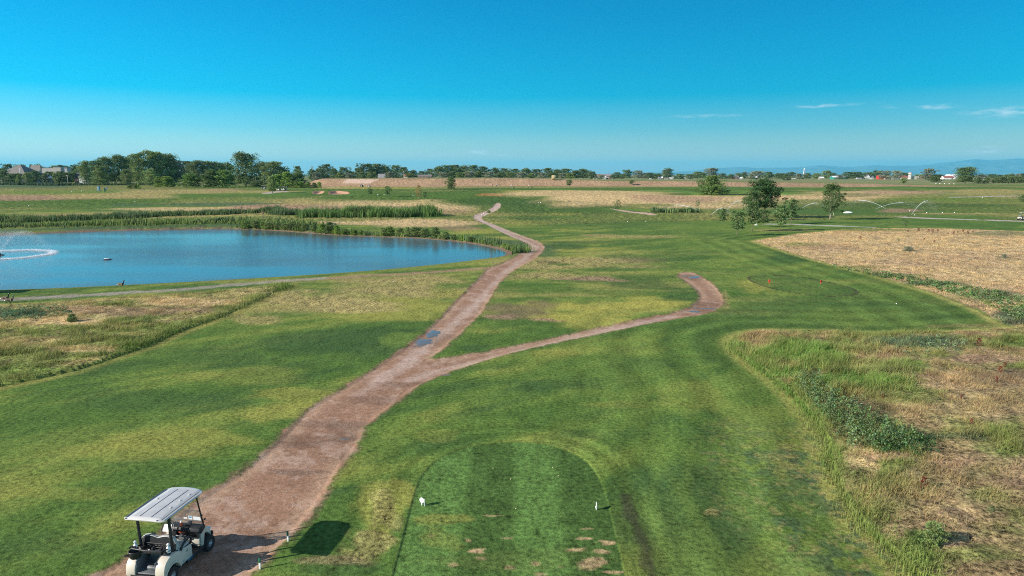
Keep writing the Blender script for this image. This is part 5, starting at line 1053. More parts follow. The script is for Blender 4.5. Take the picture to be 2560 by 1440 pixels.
# ------------------------------------------------------------------ small things
GREENP = paint('green_paint', (.02, .16, .08), .5); REDM = paint('red_paint', (.7, .07, .03), .45); WHP = paint('white_paint', (.80, .80, .78), .5, var=.05)
def stake(px, py, label):
    p = at(px, py); e = empty('path_stake', p, label=label, cat='stake', group='green and white stakes')
    MB().box((0, 0, .09), (.05, .03, .19)).build('lower_part', WHP, e, bevel=.004); MB().box((0, 0, .255), (.052, .032, .14)).build('painted_top', GREENP, e, bevel=.004)
stake(720, 1353, 'green topped white stake at the path edge in the shadow of the cart roof'); stake(650, 1422, 'green topped white stake nearest the bottom of the picture beside the path')
def tee_marker(px, py, rz, label, mat, s=1.0, spike=True):
    """golf-ball shaped disc marker: a dimpled round plate standing on its spike, with a rod"""
    p = at(px, py); e = empty('tee_marker', p, R(rz), label=label, cat='tee marker', group='tee markers'); e.scale = (s, s, s)
    b = MB()
    b.lathe([(.001, -.012), (.085, -.012), (.095, 0), (.085, .012), (.06, .016), (.055, .008), (.001, .008)], (0, 0, .19), 24, 'y').build('marker_disc', mat, e, sm=True)
    MB().tube([(0, 0, 0), (0, 0, .12)], [.012, .04], 10).build('marker_stem', mat, e, sm=True)
    if spike: MB().box((.10, .0, .13), (.012, .03, .26)).build('marker_plate', mat, e)
    return e
tee_marker(1055, 1262, -25, 'white cup shaped tee marker at the left side of the near tee', WHP); 
t = tee_marker(1491, 1273, 82, 'thin white tee marker seen edge on at the right side of the near tee', WHP, spike=False)
tee_marker(1923, 709, 10, 'red tee marker, left one of two on the far tee oval', REDM, 1.5, False); tee_marker(2052, 710, 20, 'red tee marker, right one of two on the far tee oval', REDM, 1.5, False)
for k, (px, py) in enumerate([(1564, 1278), (72, 515), (338, 505), (1346, 507), (1352, 507), (1569, 555), (1615, 555), (2456, 494), (2204, 518), (2274, 528), (2287, 538), (2317, 532), (2356, 532), (2386, 532), (1188, 540), (1205, 537), (1209, 534), (1213, 539), (1218, 536), (945, 487), (961, 487), (1033, 489), (2340, 459.5), (2350, 459.7), (2361, 460), (2373, 460.3), (2385, 460.5), (2241, 760), (180, 479), (204, 478)]):
    if k == 0: continue
    p = at(px, py); d = p.y; r = max(.05, .0007 * d)
    MB().ball((0, 0, 0), (r, r, r * .9), 10).build('yardage_marker', WHP, None, sm=True, label='white ball shaped marker, %s of the white dots scattered on the fairways' % ordw(k), cat='marker', group='white fairway markers').location = p + Vector((0, 0, r * .6))
for k, (px, py) in enumerate([(1290, 1271), (1233, 1170), (1277, 1197), (1396, 1189), (1382, 1168)]):
    p = at(px, py); o = MB().ball((0, 0, .02), .022, 8).build('golf_ball', paint('worn_ball', (.55, .45, .25), .6) if k == 0 else bpy.data.materials['worn_ball'], None, sm=True, label='small pale tee stub, %s from the front, lying on the near tee' % ordw(k + 1), cat='tee stub', group='pale stubs on the near tee'); o.location = p; o.name = 'tee_stub'
# ball washer post, flag, bins, toilet
p = at(1890, 563); e = empty('ball_washer', p, label='white ball washer post with dark top under the young trees', cat='ball washer')
MB().tube([(0, 0, 0), (0, 0, .75)], .12, 10).box((0, 0, .05), (.5, .5, .1)).build('post', WHP, e); MB().lathe([(.001, .75), (.14, .75), (.16, .95), (.10, 1.08), (.001, 1.1)], (0, 0, 0), 12).build('washer_head', WHP, e, sm=True); MB().tube([(0, 0, 1.08), (0, 0, 1.3)], .05, 6).build('handle', BLK, e)
p = at(2083, 540); e = empty('flagstick', p, label='pale flagstick on the green behind the pale trunked tree', cat='flagstick'); MB().tube([(0, 0, 0), (0, 0, 2.4)], .035, 8).build('pole', paint('pale_pole', (.75, .75, .6), .4), e)
TQ = paint('toilet_blue', (.05, .16, .26), .5)
p = at(247, 478); e = empty('portable_toilet', p, R(25), label='blue and white portable toilet on the fairway edge at the left', cat='portable toilet')
MB().box((0, 0, 1.1), (1.15, 1.2, 2.2), taper=.96).build('cabin', TQ, e, bevel=.05); MB().box((-.1, -.60, 1.05), (.9, .05, 1.9)).build('door', WHP, e, bevel=.02); MB().prism([(-.66, 2.18), (-.3, 2.42), (.3, 2.42), (.66, 2.18)], -.62, .62, 'y').build('roof', WHP, e, bevel=.02)
p = at(262, 479); e = empty('rubbish_bin', p, label='small dark green bin right of the portable toilet', cat='bin'); MB().lathe([(.001, 0), (.35, 0), (.42, 1.2), (.001, 1.2)], (0, 0, 0), 12).build('bin_body', GREENP, e, sm=True); MB().lathe([(.44, 1.2), (.4, 1.35), (.001, 1.5)], (0, 0, 0), 12).build('lid', BLK, e, sm=True)
p = at(267, 478); e = empty('information_sign', p, label='small dark sign on a post right of the green bin', cat='sign'); MB().tube([(0, 0, 0), (0, 0, 1.3)], .05, 6).build('post', BLK, e); MB().box((0, 0, 1.4), (1.0, .08, .6)).build('sign_board', TQ, e)
# bird box posts and dark fence posts
WOOD = paint('weathered_wood', (.20, .12, .08), .85, var=.3, scale=5)
for px, py, h, lb, red in [(605, 537, 1.8, 'wooden bird house on a pole in the reeds left of centre', 0), (658, 557, 2.0, 'bird house on a pole behind the pond shrubs', 0), (830, 510, 1.0, 'short post in the tan meadow behind the reeds', 0), (1211, 459, 2.6, 'dark red post on the embankment face', 1), (1250, 453, 2.4, 'dark post, left of two on the embankment crest', 0), (1260, 452, 2.0, 'dark post, right of two on the embankment crest', 0), (1228, 648, .7, 'small dark stake standing in the pond edge near the path', 0)]:
    if py > 640: X, Yv = flat(px, py, WATER); p = Vector((X, Yv, WATER - .3)); h += .3
    else: p = at(px, py)
    e = empty('bird_house' if 'bird' in lb else 'post', p, label=lb, cat='bird house' if 'bird' in lb else 'post')
    MB().tube([(0, 0, 0), (0, 0, h)], .05 if h < 2.1 else .2, 6).build('pole', WOOD, e)
    if 'bird' in lb: MB().box((0, 0, h + .12), (.3, .3, .35)).prism([(-.22, h + .28), (0, h + .45), (.22, h + .28)], -.2, .2).build('box', WOOD, e)
p = at(1384, 450); e = empty('hay_bale', p, label='round tan hay bale on the embankment crest', cat='hay bale'); MB().lathe([(.001, -1.3), (1.45, -1.3), (1.6, -1.1), (1.6, 1.1), (1.45, 1.3), (.001, 1.3)], (0, 0, 1.6), 20, 'x').build('bale', paint('hay', (.42, .34, .18), .95, var=.3, scale=2), e, sm=True)
p = at(2120, 533); MB().ball((0, 0, 0), (1.4, .8, .35), 12).build('cart_sign_stone', WHP, None, sm=True, label='low white boulder beside the green right of the tall tree', cat='boulder').location = p + Vector((0, 0, .15)); bpy.data.objects['cart_sign_stone'].name = 'white_boulder'
# geese
GB = paint('goose_brown', (.12, .085, .06), .8, var=.4, scale=12); GK = paint('goose_black', (.015, .013, .012), .6)
def skin(name, V, E, Rr, mat, parent=None, lev=2, **k):
    me = bpy.data.meshes.new(name); me.from_pydata(V, E, []); o = link(name, me, mat, parent, **k)
    m = o.modifiers.new('s', 'SKIN'); m.use_smooth_shade = True
    for i, v in enumerate(me.skin_vertices[0].data if me.skin_vertices else []): pass
    if not me.skin_vertices:
        bm = bmesh.new(); bm.from_mesh(me); ly = bm.verts.layers.skin.verify(); bm.to_mesh(me); bm.free()
    for i, v in enumerate(me.skin_vertices[0].data):
        r = Rr[i]; v.radius = r if isinstance(r, tuple) else (r, r); v.use_root = (i == 0)
    s = o.modifiers.new('d', 'SUBSURF'); s.levels = lev; s.render_levels = lev
    return o
def goose(px, py, rz, label, sit=False, swim=None):
    if swim: X, Yv = flat(px, py, WATER); p = Vector((X, Yv, WATER - .38))
    else: p = at(px, py)
    dz = -.24 if sit else 0
    V = [(0, 0, .42), (-.18, 0, .44), (-.32, 0, .46), (-.42, 0, .47), (.14, 0, .42), (.22, 0, .47), (.26, 0, .60), (.27, 0, .74), (.31, 0, .82), (.36, 0, .82), (.42, 0, .80)]
    V = [(a, b, c + dz) for a, b, c in V]
    E = [(0, 1), (1, 2), (2, 3), (0, 4), (4, 5), (5, 6), (6, 7), (7, 8), (8, 9), (9, 10)]
    Rr = [(.15, .14), (.13, .12), (.08, .06), (.02, .02), (.13, .12), .07, .04, .035, .045, .035, .012]
    o = skin('goose', V, E, Rr, GB, label=label, cat='goose', group='geese by the pond'); o.location = p; o.rotation_euler = (0, 0, R(rz))
    nk = [(.19, 0, .45), (.24, 0, .52), (.26, 0, .62), (.27, 0, .745), (.315, 0, .825), (.37, 0, .825), (.43, 0, .80)]
    skin('black_neck', [(a, b, c + dz) for a, b, c in nk], [(k, k + 1) for k in range(6)], [.075, .055, .047, .043, .053, .042, .014], GK, o)
    MB().ball((.31, 0, .80 + dz), (.035, .058, .03), 8).build('white_cheek', WHP, o, sm=True)
    MB().ball((-.33, 0, .41 + dz), (.08, .09, .05), 8).build('white_rump', WHP, o, sm=True)
    if not sit and not swim:
        for s in (-1, 1): MB().tube([(-.02, s * .06, .34), (.0, s * .065, .16), (-.02, s * .065, .01)], [.022, .014, .013], 6).box((.03, s * .065, .008), (.10, .07, .012)).build('leg', GK, o)
goose(15, 757, 10, 'brown goose with black neck, left one of two standing on the shore track'); goose(26, 762, 15, 'brown goose with black neck, right one of two standing on the shore track'); goose(303, 715, 0, 'goose resting on the grass at the near pond edge', True); goose(12, 722, 20, 'small dark bird at the pond edge by the fountain', True)
X, Yv = flat(269, 649, WATER); e = empty('floating_platform', (float(X), float(Yv), WATER), R(20), label='small white and dark float lying on the pond', cat='float'); MB().box((0, 0, .02), (.9, .5, .12)).build('float_base', BLK, e, bevel=.02); MB().box((-.1, 0, .12), (.6, .4, .10)).build('float_top', WHP, e, bevel=.03)
# people
def person(px, py, rz, label, shirt, trousers, pose=0, s=1.0, loc=None):
    p = at(px, py) if loc is None else loc
    ly = .12 if pose == 0 else .28
    V = [(0, 0, .95), (0, 0, 1.12), (0, .0, 1.32), (0, .0, 1.44), (0, .01, 1.54), (0, .02, 1.64), (0, .02, 1.74),
         (.09, 0, .92), (.11, ly * .5, .50), (.11, 0, .07), (.11, .12, .03), (-.09, 0, .92), (-.11, -ly * .5, .50), (-.11, -ly, .07), (-.11, -ly + .12, .03),
         (.18, 0, 1.42), (.25, .02, 1.15), (.24, .18, .95), (.24, .25, .90), (-.18, 0, 1.42), (-.25, .02, 1.15), (-.24, .18, .97), (-.23, .25, .92)]
    E = [(0, 1), (1, 2), (2, 3), (3, 4), (4, 5), (5, 6), (0, 7), (7, 8), (8, 9), (9, 10), (0, 11), (11, 12), (12, 13), (13, 14), (3, 15), (15, 16), (16, 17), (17, 18), (3, 19), (19, 20), (20, 21), (21, 22)]
    Rr = [(.15, .11), (.14, .10), (.17, .11), (.12, .09), .055, (.085, .10), (.075, .085), (.09, .09), .06, .042, .03, (.09, .09), .06, .042, .03, .06, .045, .035, .03, .06, .045, .035, .03]
    SK = bpy.data.materials.get('skin') or paint('skin', (.45, .27, .19), .6)
    o = skin('person', V, E, Rr, SK, label=label, cat='person'); o.location = p; o.rotation_euler = (0, 0, R(rz)); o.scale = (s, s, s)
    k = 1.22
    skin('shirt', [V[0], V[1], V[2], V[3], V[15], V[16], V[19], V[20]], [(0, 1), (1, 2), (2, 3), (3, 4), (4, 5), (3, 6), (6, 7)], [(.16, .12), (.15, .11), (.185, .125), (.13, .1), .075, .065, .075, .065], shirt, o, 1)
    skin('trousers', [V[0], V[7], V[8], V[9], V[11], V[12], V[13]], [(0, 1), (1, 2), (2, 3), (0, 4), (4, 5), (5, 6)], [(.165, .13), .11, .085, .065, .11, .085, .065], trousers, o, 1)
    MB().ball((0, .02, 1.76), (.10, .115, .06), 10).box((0, .13, 1.745), (.13, .12, .015)).build('cap', shirt, o, sm=True)
    MB().ball((.035, .115, 1.70), .012, 6).ball((-.035, .115, 1.70), .012, 6).ball((0, .125, 1.67), (.014, .02, .02), 6).build('face', paint('face_detail', (.12, .06, .05), .6) if 'face_detail' not in bpy.data.materials else bpy.data.materials['face_detail'], o)
    return o
NAVY = paint('navy_cloth', (.03, .04, .07), .8); KHAKI = paint('khaki_cloth', (.35, .30, .22), .8); GREYC = paint('grey_cloth', (.2, .2, .22), .8)
person(717, 476, 0, 'person in white shirt standing right of the parked pair of carts', WHP, NAVY, s=1.05); person(902, 467.3, 40, 'person in white shirt left of the far carts before the embankment', WHP, NAVY); person(909, 467.3, -30, 'person in white top standing between the two far carts', WHP, GREYC)
person(1278, 469.5, -60, 'golfer in white shirt pushing a trolley, left one of two', WHP, GREYC, 1); person(1322, 470, -60, 'golfer in white shirt pushing a trolley, right one of two', WHP, NAVY, 1); person(1241, 466.5, 10, 'golfer in white shirt seen behind the shadow of the lone centre tree', WHP, NAVY); person(1231, 466.5, 30, 'golfer in grey standing left of another behind the lone centre tree', GREYC, NAVY); person(593, 466, 20, 'person in white bending at the left green before the tallest stout tree', WHP, KHAKI)
def trolley(px, py, label):
    p = at(px, py); e = empty('golf_trolley', p, R(-60), label=label, cat='golf trolley', group='golf trolleys')
    MB().lathe([(.001, 0), (.15, 0), (.17, .8), (.12, .95), (.001, .95)], (0, .1, .25), 10, M=Matrix.Rotation(R(-20), 4, 'X')).build('bag', NAVY, e, sm=True)
    MB().tube([(0, -.5, 1.0), (0, 0, .35), (0, .35, .15)], .03, 6).build('frame', BLK, e)
    for s in (-1, 1): MB().lathe([(.001, -.03), (.17, -.03), (.17, .03), (.001, .03)], (s * .32, .1, .17), 14, 'x').build('wheel', RUB, e)
trolley(1284, 469.8, 'dark golf trolley with bag beside the left walking golfer'); trolley(1329, 470.2, 'dark golf trolley with bag beside the right walking golfer')
# car on the far road
p = at(118, 452.5); e = empty('car', p, R(80), label='blue and white car on the road by the far left car park', cat='car'); CB = paint('car_blue', (.03, .16, .40), .3, coat=.5)
MB().prism([(-2.2, .3), (-2.25, .75), (-1.4, .95), (1.2, .92), (2.1, .75), (2.2, .3)], -.9, .9).build('body', CB, e, bevel=.08); MB().prism([(-1.8, .93), (-1.2, 1.42), (.4, 1.42), (1.1, .92)], -.78, .78).build('cabin', paint('car_glass', (.35, .4, .45), .1), e, bevel=.06)
for sx in (-1, 1):
    for sy in (-1.35, 1.4): MB().lathe([(.001, -.1), (.33, -.1), (.33, .1), (.001, .1)], (sx * .82, sy, .33), 16, 'x').build('wheel', RUB, e)
# lamp post by the brown roofed hall
def mast(px, D, top, label, lamp=True, r=.12):
    x, _ = dist(px, D); z = float(hf(x, D)); _, zt = dist(px, D, top); e = empty('street_lamp' if lamp else 'utility_pole', (x, D, z), label=label, cat='street lamp' if lamp else 'utility pole')
    MB().tube([(0, 0, 0), (0, 0, zt - z)], [r, r * .6], 8).build('pole', WHP if lamp else WOOD, e)
    if lamp: MB().box((-.3, 0, zt - z), (1.2, .5, .2)).build('lamp_head', WHP, e)
    else: MB().box((0, 0, (zt - z) * .93), (2.2, .15, .15)).build('cross_arm', WOOD, e)
mast(51, 600, 420, 'white lamp post standing before the big brown roofed hall', True, .35); mast(168, 560, 439, 'thin lamp post right of the small white shed', True, .12); mast(1010, 760, 428, 'pale thin pole before the trees beyond the embankment', True, .22); mast(1086, 760, 430, 'pole beside the long low house roof beyond the embankment', False); mast(1165, 760, 424, 'pole in front of the middle of the tree row beyond the embankment', False); mast(1838, 1500, 429, 'left of two distant thin utility poles against the mountains', False, .4); mast(1843, 1500, 429, 'right of two distant thin utility poles against the mountains', False, .4)
# lattice towers
def tower(px, D, top, label):
    x, _ = dist(px, D); z = float(hf(x, D)); _, zt = dist(px, D, top); H = zt - z; w = H * .12; b = MB()
    for sx in (-1, 1):
        for sy in (-1, 1): b.tube([(sx * w, sy * w, 0), (sx * w * .25, sy * w * .25, H)], H * .008, 4)
    for k in range(8):
        a = H * k / 8; c = H * (k + 1) / 8; wa = w * (1 - .75 * k / 8); wc = w * (1 - .75 * (k + 1) / 8)
        for s in (-1, 1): b.tube([(-wa, s * wa, a), (wc, s * wc, c)], H * .005, 4).tube([(wa, s * wa, a), (-wc, s * wc, c)], H * .005, 4)
    for q in (.72, .86): b.box((0, 0, H * q), (w * 2.2, H * .01, H * .012))
    b.build('lattice_tower', STEEL, None, label=label, cat='lattice tower').location = (x, D, z)
tower(781, 1500, 414, 'faint lattice tower behind the trees left of the embankment'); tower(2010, 1700, 420, 'faint reddish lattice mast against the mountains')
# ------------------------------------------------------------------ water jets
mj, n, l, b = newmat('spray'); b.inputs['Base Color'].default_value = (.9, .94, .97, 1); b.inputs['Roughness'].default_value = .6
tx = N(n, 'ShaderNodeTexCoord'); no = N(n, 'ShaderNodeTexNoise'); no.inputs['Scale'].default_value = 4; l.new(tx.outputs['Object'], no.inputs[0]); mr = N(n, 'ShaderNodeMapRange'); l.new(no.outputs[0], mr.inputs[0]); mr.inputs[1].default_value = .3; mr.inputs[2].default_value = .65; mr.inputs[3].default_value = .2; mr.inputs[4].default_value = .75
l.new(mr.outputs[0], b.inputs['Alpha'])
mv = bpy.data.materials.new('mist'); mv.use_nodes = True; mv.node_tree.nodes.clear(); q = N(mv.node_tree.nodes, 'ShaderNodeVolumePrincipled'); q.inputs['Density'].default_value = .05; q.inputs['Color'].default_value = (.95, .97, 1, 1); oo = N(mv.node_tree.nodes, 'ShaderNodeOutputMaterial'); mv.node_tree.links.new(q.outputs[0], oo.inputs['Volume'])
def droplets(P, size, rs):
    r_ = np.random.default_rng(rs); V, F, _ = leaf_cloud(P, size, np.ones((len(P), 3)), None, rs); return V, F
def jet(bx, by, ax, ay, label, k):
    p = at(bx, by); x, z = dist(ax, p.y + (by - ay) * .1, ay); top = Vector((x, p.y + (by - ay) * .1, z))
    e = empty('sprinkler', p, label=label, cat='sprinkler', group='lawn sprinklers spraying'); d = top - p
    MB().lathe([(.001, 0), (.10, 0), (.10, .12), (.04, .15), (.04, .25), (.001, .27)], (0, 0, 0), 10).build('sprinkler_head', BLK, e)
    P = []
    for q in range(17):
        t = q / 16; P.append(Vector((d.x * t * 1.0, d.y * t, .2 + d.z * (2 * t - t * t))))
    MB().tube(P, [.02 + .055 * (q / 16) for q in range(17)], 8).build('water_stream', mj, e, sm=True)
    r_ = np.random.default_rng(k); n_ = 2600; t = r_.uniform(.35, 2.1, n_); sp = np.maximum(t - .3, .05) * abs(d.z) * .10
    X = np.stack([d.x * t, d.y * t, .2 + d.z * (2 * t - t * t)], 1); X += r_.normal(size=(n_, 3)) * sp[:, None]; X[:, 2] -= np.abs(r_.normal(size=n_)) * np.maximum(t - .7, 0) * d.z * .5
    X = X[X[:, 2] > .05]
    V, F = droplets(X, .022, k); me = np_mesh('drops', V, F); o = link('drops', me, mj, e); o['kind'] = 'stuff'
for k, (a, lb) in enumerate([((1817, 528, 1848, 504), 'sprinkler throwing water up and right, left of the big shade tree'), ((1778, 540, 1806, 522), 'sprinkler with low jet at the left of the leftmost little tree'), ((1941, 524, 1910, 496), 'sprinkler throwing water to the left across the shade tree trunk'), ((1998, 527, 2042, 509), 'sprinkler throwing water right towards the tall pale trunked tree'), ((2187, 525, 2258, 508), 'sprinkler with long low jet crossing another, right of the tall tree'), ((2278, 540, 2319, 504), 'sprinkler with steep bright jet, the rightmost one'), ((2215, 524, 2146, 502), 'sprinkler throwing water left, crossing the long low jet'), ((1752, 531, 1690, 514), 'sprinkler throwing a faint jet left over the reed patch')]): jet(*a, lb, 900 + k)
# pond fountain
X, Yv = flat(0, 638, WATER); fx, fy = float(X), float(Yv); RF = 6.4
e = empty('fountain', (fx, fy, WATER), label='pond fountain spray with round white foam ring at the left edge', cat='fountain')
MB().lathe([(.001, -.2), (.5, -.2), (.55, .05), (.15, .15), (.12, .3), (.001, .3)], (0, 0, 0), 14).build('nozzle_float', BLK, e, sm=True)
r_ = np.random.default_rng(77); n_ = 30000; a = r_.uniform(0, 6.283, n_); t = r_.uniform(0, 1, n_) ** .8; hh = 3.0 * (1 + r_.normal(0, .05, n_)); rr0 = RF * (1 + r_.normal(0, .035, n_))
X = np.stack([np.cos(a) * rr0 * t, np.sin(a) * rr0 * t, hh * 4 * t * (1 - t) + .1], 1) + r_.normal(0, .05, (n_, 3)) * (1 + 2 * t[:, None])
V, F = droplets(X, .022, 5); o = link('falling_drops', np_mesh('falling_drops', V, F), mj, e); o['kind'] = 'stuff'
n_ = 60000; a = r_.uniform(0, 6.283, n_); q = RF + r_.normal(0, .28, n_) + .12 * np.sin(a * 9)
X = np.stack([np.cos(a) * q, np.sin(a) * q, np.abs(r_.normal(.04, .07, n_))], 1); V, F = droplets(X, .03, 6); o = link('foam_ring', np_mesh('foam_ring', V, F), mj, e); o['kind'] = 'stuff'
# ------------------------------------------------------------------ buildings
def wallmat(n_, c): return bpy.data.materials.get(n_) or paint(n_, c, .8, var=.08, scale=.6)
WM = {'white': wallmat('white_siding', (.72, .72, .70)), 'cream': wallmat('cream_siding', (.55, .48, .40)), 'red': wallmat('red_barn_boards', (.52, .035, .03)), 'green': wallmat('green_metal_siding', (.02, .20, .17)), 'brown': wallmat('brown_brick', (.26, .15, .11)), 'grey': wallmat('grey_siding', (.33, .34, .36)), 'tan': wallmat('tan_stucco', (.34, .32, .29))}
RM = {'white': wallmat('white_roof', (.75, .76, .78)), 'grey': wallmat('grey_shingle', (.22, .21, .22)), 'brown': wallmat('brown_shingle', (.20, .15, .12)), 'red': wallmat('dull_red_roof', (.30, .09, .07)), 'dark': wallmat('dark_roof', (.07, .07, .08)), 'taupe': wallmat('taupe_shingle', (.17, .155, .14))}
GLS = paint('window_glass', (.06, .08, .10), .1)
def building(x0, x1, ytop, D, wall, roof, label, cat='house', kind_='gable', eave=.62, rz=0, base=None, nwin=2, door=True, depth=None, name=None):
    xa, _ = dist(x0, D); xb, _ = dist(x1, D); w = xb - xa; cx = (xa + xb) / 2; z = float(hf(cx, D)); _, zt = dist(x0, D, ytop); H = zt - z; dp = depth or max(6, w * .6)
    e = empty(name or cat.replace(' ', '_'), (cx, D + dp / 2, z - .1), R(rz), label=label, cat=cat); he = H * eave; b = MB()
    if kind_ == 'flat': he = H
    wl_ = MB().box((0, 0, he / 2), (w, dp, he))
    if kind_ == 'gable': wl_.prism([(-dp / 2 + .02, he - .01), (0, H - .15), (dp / 2 - .02, he - .01)], -w / 2 + .02, w / 2 - .02)
    if kind_ == 'front': wl_.prism([(-w / 2 + .02, he - .01), (0, H - .15), (w / 2 - .02, he - .01)], -dp / 2 + .02, dp / 2 - .02, 'y')
    wl_.build('wall', WM[wall], e)
    t = .25; rf = MB(); o_ = .5
    if kind_ == 'gable': rf.prism([(-dp / 2 - o_, he - .15), (0, H), (dp / 2 + o_, he - .15), (dp / 2 + o_, he - .15 + t), (0, H + t), (-dp / 2 - o_, he - .15 + t)], -w / 2 - o_, w / 2 + o_)
    elif kind_ == 'front': rf.prism([(-w / 2 - o_, he - .15), (0, H), (w / 2 + o_, he - .15), (w / 2 + o_, he - .15 + t), (0, H + t), (-w / 2 - o_, he - .15 + t)], -dp / 2 - o_, dp / 2 + o_, 'y')
    elif kind_ == 'hip':
        a, c = w / 2 + .8, dp / 2 + .8; rg = max(.02, w / 2 - dp / 2); rf.add([(-a, -c, he), (a, -c, he), (a, c, he), (-a, c, he), (-rg * .6, 0, H), (rg * .6, 0, H)], [(0, 1, 5, 4), (1, 2, 5), (2, 3, 4, 5), (3, 0, 4), (3, 2, 1, 0)])
    else: rf.box((0, 0, H + .15), (w + .8, dp + .8, .3))
    rf.build('roof', RM[roof], e)
    for k in range(nwin):
        u = -w / 2 + w * (k + .7) / (nwin + .4); wd = MB().box((u, -dp / 2 - .03, he * .58), (min(1.4, w * .12), .08, min(1.3, he * .3))).build('window', WHP, e)
        MB().box((u, -dp / 2 - .08, he * .58), (min(1.1, w * .10), .04, min(1.0, he * .24))).build('pane', GLS, wd)
    if door: MB().box((w * .33, -dp / 2 - .04, min(1.1, he * .35)), (min(2.4, w * .18), .1, min(2.2, he * .7))).build('door', RM['dark'] if wall != 'red' else WHP, e)
    return e
building(-24, 66, 409.5, 640, 'grey', 'taupe', 'large hall with steep taupe pyramid roof at the far left', 'hall', 'hip', .30, 0, nwin=5, depth=34)
building(76, 98, 413, 760, 'cream', 'taupe', 'small house with light brown gable roof behind the trees at the left', 'house', 'gable', .5)
building(106, 138, 419, 720, 'tan', 'dark', 'long pale building with thin dark flat roof among the left trees', 'building', 'flat', nwin=4)
building(136, 153, 418, 700, 'tan', 'white', 'taller pale block joined by the long flat roofed building', 'building', 'flat', nwin=0); building(153, 169, 420, 715, 'grey', 'white', 'grey blue glazed building block right of the pale block', 'building', 'flat', nwin=4)
building(104, 118, 436, 600, 'grey', 'white', 'small white gabled shed near the far left road', 'shed', 'front', .6, nwin=1); building(186, 196, 432, 640, 'brown', 'dark', 'dark brown house partly hidden left of the tall grove', 'house', 'gable', .6); building(196, 212, 440, 630, 'white', 'dark', 'low white fronted shelter at the left end of the tall grove', 'shelter', 'flat', nwin=1)
building(945, 962, 435, 800, 'grey', 'grey', 'grey roofed shed among trees beyond the embankment spillway', 'shed', 'gable', .5); building(1010, 1022, 436, 780, 'cream', 'red', 'small cream house beside the pale pole beyond the embankment', 'house', 'gable', .5); building(1045, 1078, 437, 790, 'brown', 'taupe', 'long low brick house with tan roof beyond the embankment', 'house', 'gable', .5, nwin=4)
D0 = 1330
for a in [(1484, 1504, 435, 'cream', 'brown', 'cream house with brown roof at the left end of the town houses', 'house', 'gable'), (1494, 1521, 440, 'white', 'white', 'long white barn in front of the brown roofed houses', 'barn', 'gable'), (1505, 1516, 435.5, 'white', 'grey', 'white house behind the long white barn', 'house', 'gable'), (1516, 1529, 434.5, 'brown', 'grey', 'brown house right of the white barn', 'house', 'gable'), (1530, 1534, 437, 'white', 'white', 'tiny bright white house at the tree edge', 'house', 'front'),
          (1625, 1633, 444, 'white', 'grey', 'small white trailer left of the lone dark tree', 'trailer', 'flat'), (1646, 1657, 441.5, 'grey', 'white', 'small grey shed right of the lone dark tree', 'shed', 'gable'), (1661, 1675, 444.5, 'white', 'grey', 'boxy white shed under the tall double crowned tree', 'shed', 'gable'), (1676, 1684, 443.5, 'white', 'white', 'white camper right of the boxy white shed', 'camper', 'flat'), (1685, 1694, 441, 'cream', 'white', 'pinkish house behind the white camper', 'house', 'front'), (1696, 1712, 445, 'grey', 'grey', 'long grey shed right of the pinkish house', 'shed', 'flat'), (1714, 1729, 442, 'grey', 'white', 'low building with bright white roof left of the willow clump', 'barn', 'gable'),
          (1830, 1847, 439, 'brown', 'grey', 'brick house among the trees right of the willow clump', 'house', 'gable'), (1850, 1857, 443, 'white', 'white', 'tiny white outbuilding right of the brick house', 'shed', 'gable'), (1883, 1894, 441, 'grey', 'white', 'grey blue roofed house partly behind trees above the big shade tree', 'house', 'gable'), (1967, 1996, 446.2, 'white', 'white', 'very long low white greenhouse roof', 'greenhouse', 'gable'), (2050, 2060, 442, 'cream', 'white', 'small pale house left of the green barn', 'house', 'gable'),
          (2144, 2160, 444, 'grey', 'grey', 'open grey shed right of the green barn', 'shed', 'flat'), (2165, 2175, 435.5, 'white', 'dark', 'narrow white farmhouse left of the red barn', 'farmhouse', 'front'), (2175, 2185, 441, 'white', 'grey', 'low white annex of the narrow farmhouse', 'annex', 'gable'), (2218, 2229, 442, 'brown', 'dark', 'dark shed right of the red barn', 'shed', 'gable'), (2229, 2237, 441, 'cream', 'dark', 'small cream house between dark sheds', 'house', 'front'), (2239, 2251, 441, 'grey', 'grey', 'grey open barn left of the red roofed barn', 'barn', 'gable'), (2251, 2271, 438.5, 'cream', 'red', 'barn with dull red roof beside the silo', 'barn', 'gable'), (2281, 2298, 440.5, 'cream', 'white', 'long beige shed right of the silo', 'shed', 'flat'), (2299, 2312, 440.5, 'brown', 'white', 'brown fronted shed right of the long beige one', 'shed', 'flat'),
          (2361, 2386, 440, 'white', 'red', 'white house with red roof left of the largest spreading tree', 'house', 'gable'), (2371, 2396, 436, 'white', 'white', 'big white roofed arena behind the red roofed house', 'arena', 'gable'), (2443, 2466, 442.5, 'white', 'white', 'long white house right of the largest spreading tree', 'house', 'gable'), (2486, 2510, 445, 'cream', 'white', 'low pale building partly behind the right hedge', 'building', 'flat'), (2528, 2550, 443, 'cream', 'red', 'pinkish roofed building behind the right hedge end', 'building', 'gable')]:
    x0, x1, yt, wll, rf, lb, ct, kd_ = a
    building(x0, x1, yt, D0 + (60 if 'behind' in lb or 'arena' in lb else 0), wll, rf, lb, ct, kd_, .55, nwin=2)
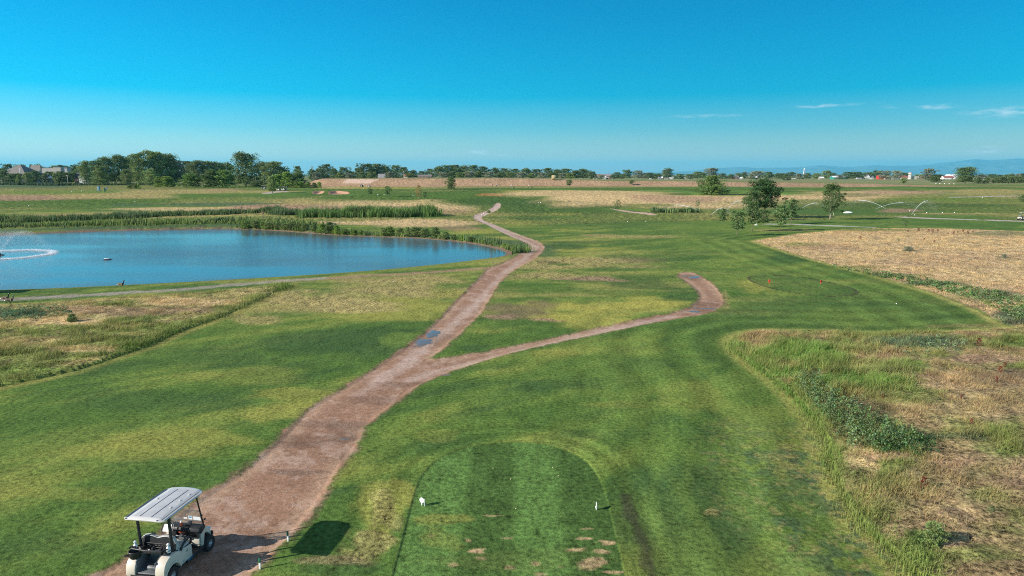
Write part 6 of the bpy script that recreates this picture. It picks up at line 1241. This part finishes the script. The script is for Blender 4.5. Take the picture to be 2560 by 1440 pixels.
building(2197, 2216, 438, D0, 'red', 'red', 'bright red barn with gable roof left of the silo', 'barn', 'gable', .62, nwin=1)
building(2085, 2122, 440, D0 - 20, 'green', 'white', 'dark green metal barn with bright white roof', 'barn', 'gable', .62, nwin=3)
x, _ = dist(2275.5, D0); z = float(hf(x, D0)); _, zt = dist(2275, D0, 430.5); e = empty('silo', (x, D0, z), label='tall pale concrete silo between the farm sheds', cat='silo'); h = zt - z
MB().lathe([(3.2, 0), (3.2, h * .93)], (0, 0, 0), 24).lathe([(3.3, h * k / 8) for k in (0, .01)], (0, 0, 0), 24).build('tower', wallmat('silo_concrete', (.48, .47, .44)), e, sm=True); MB().lathe([(3.3, h * .93), (2.6, h * .98), (.001, h)], (0, 0, 0), 24).build('roof', RM['grey'], e, sm=True)
# pump house just left of the frame, whose shadow lies on the shore
tip = np.array(flat(104, 722)); sh = 3.0; L_ = sh / math.tan(R(SUN_EL)); c = tip - L_ * np.array([math.cos(R(SHADOW_AZ)), math.sin(R(SHADOW_AZ))])
e = empty('pump_house', (c[0] - 2.2, c[1] - 1.4, float(hf(c[0] - 2.2, c[1] - 1.4)) - .05), R(0), label='small flat roofed pump house on the shore left of the picture', cat='pump house')
MB().box((0, 0, 1.45), (4.2, 2.6, 2.9)).build('wall', WM['tan'], e); MB().box((0, 0, 2.97), (4.6, 3.0, .14)).build('roof', RM['grey'], e); MB().box((0, -1.33, 1.05), (1.0, .06, 2.1)).build('door', RM['dark'], e)
# haze: a closed box of thin bluish air round everything
hz = MB().box((0, 0, 494.5), (110000, 110000, 1011)).build('haze', None, kind='stuff')
m = bpy.data.materials.new('haze_air'); m.use_nodes = True; nt = m.node_tree; nt.nodes.clear()
v = N(nt.nodes, 'ShaderNodeVolumePrincipled'); v.inputs['Color'].default_value = (.10, .62, .95, 1); v.inputs['Density'].default_value = 2.8e-5; v.inputs['Anisotropy'].default_value = .1
o = N(nt.nodes, 'ShaderNodeOutputMaterial'); nt.links.new(v.outputs[0], o.inputs['Volume']); hz.data.materials.append(m)
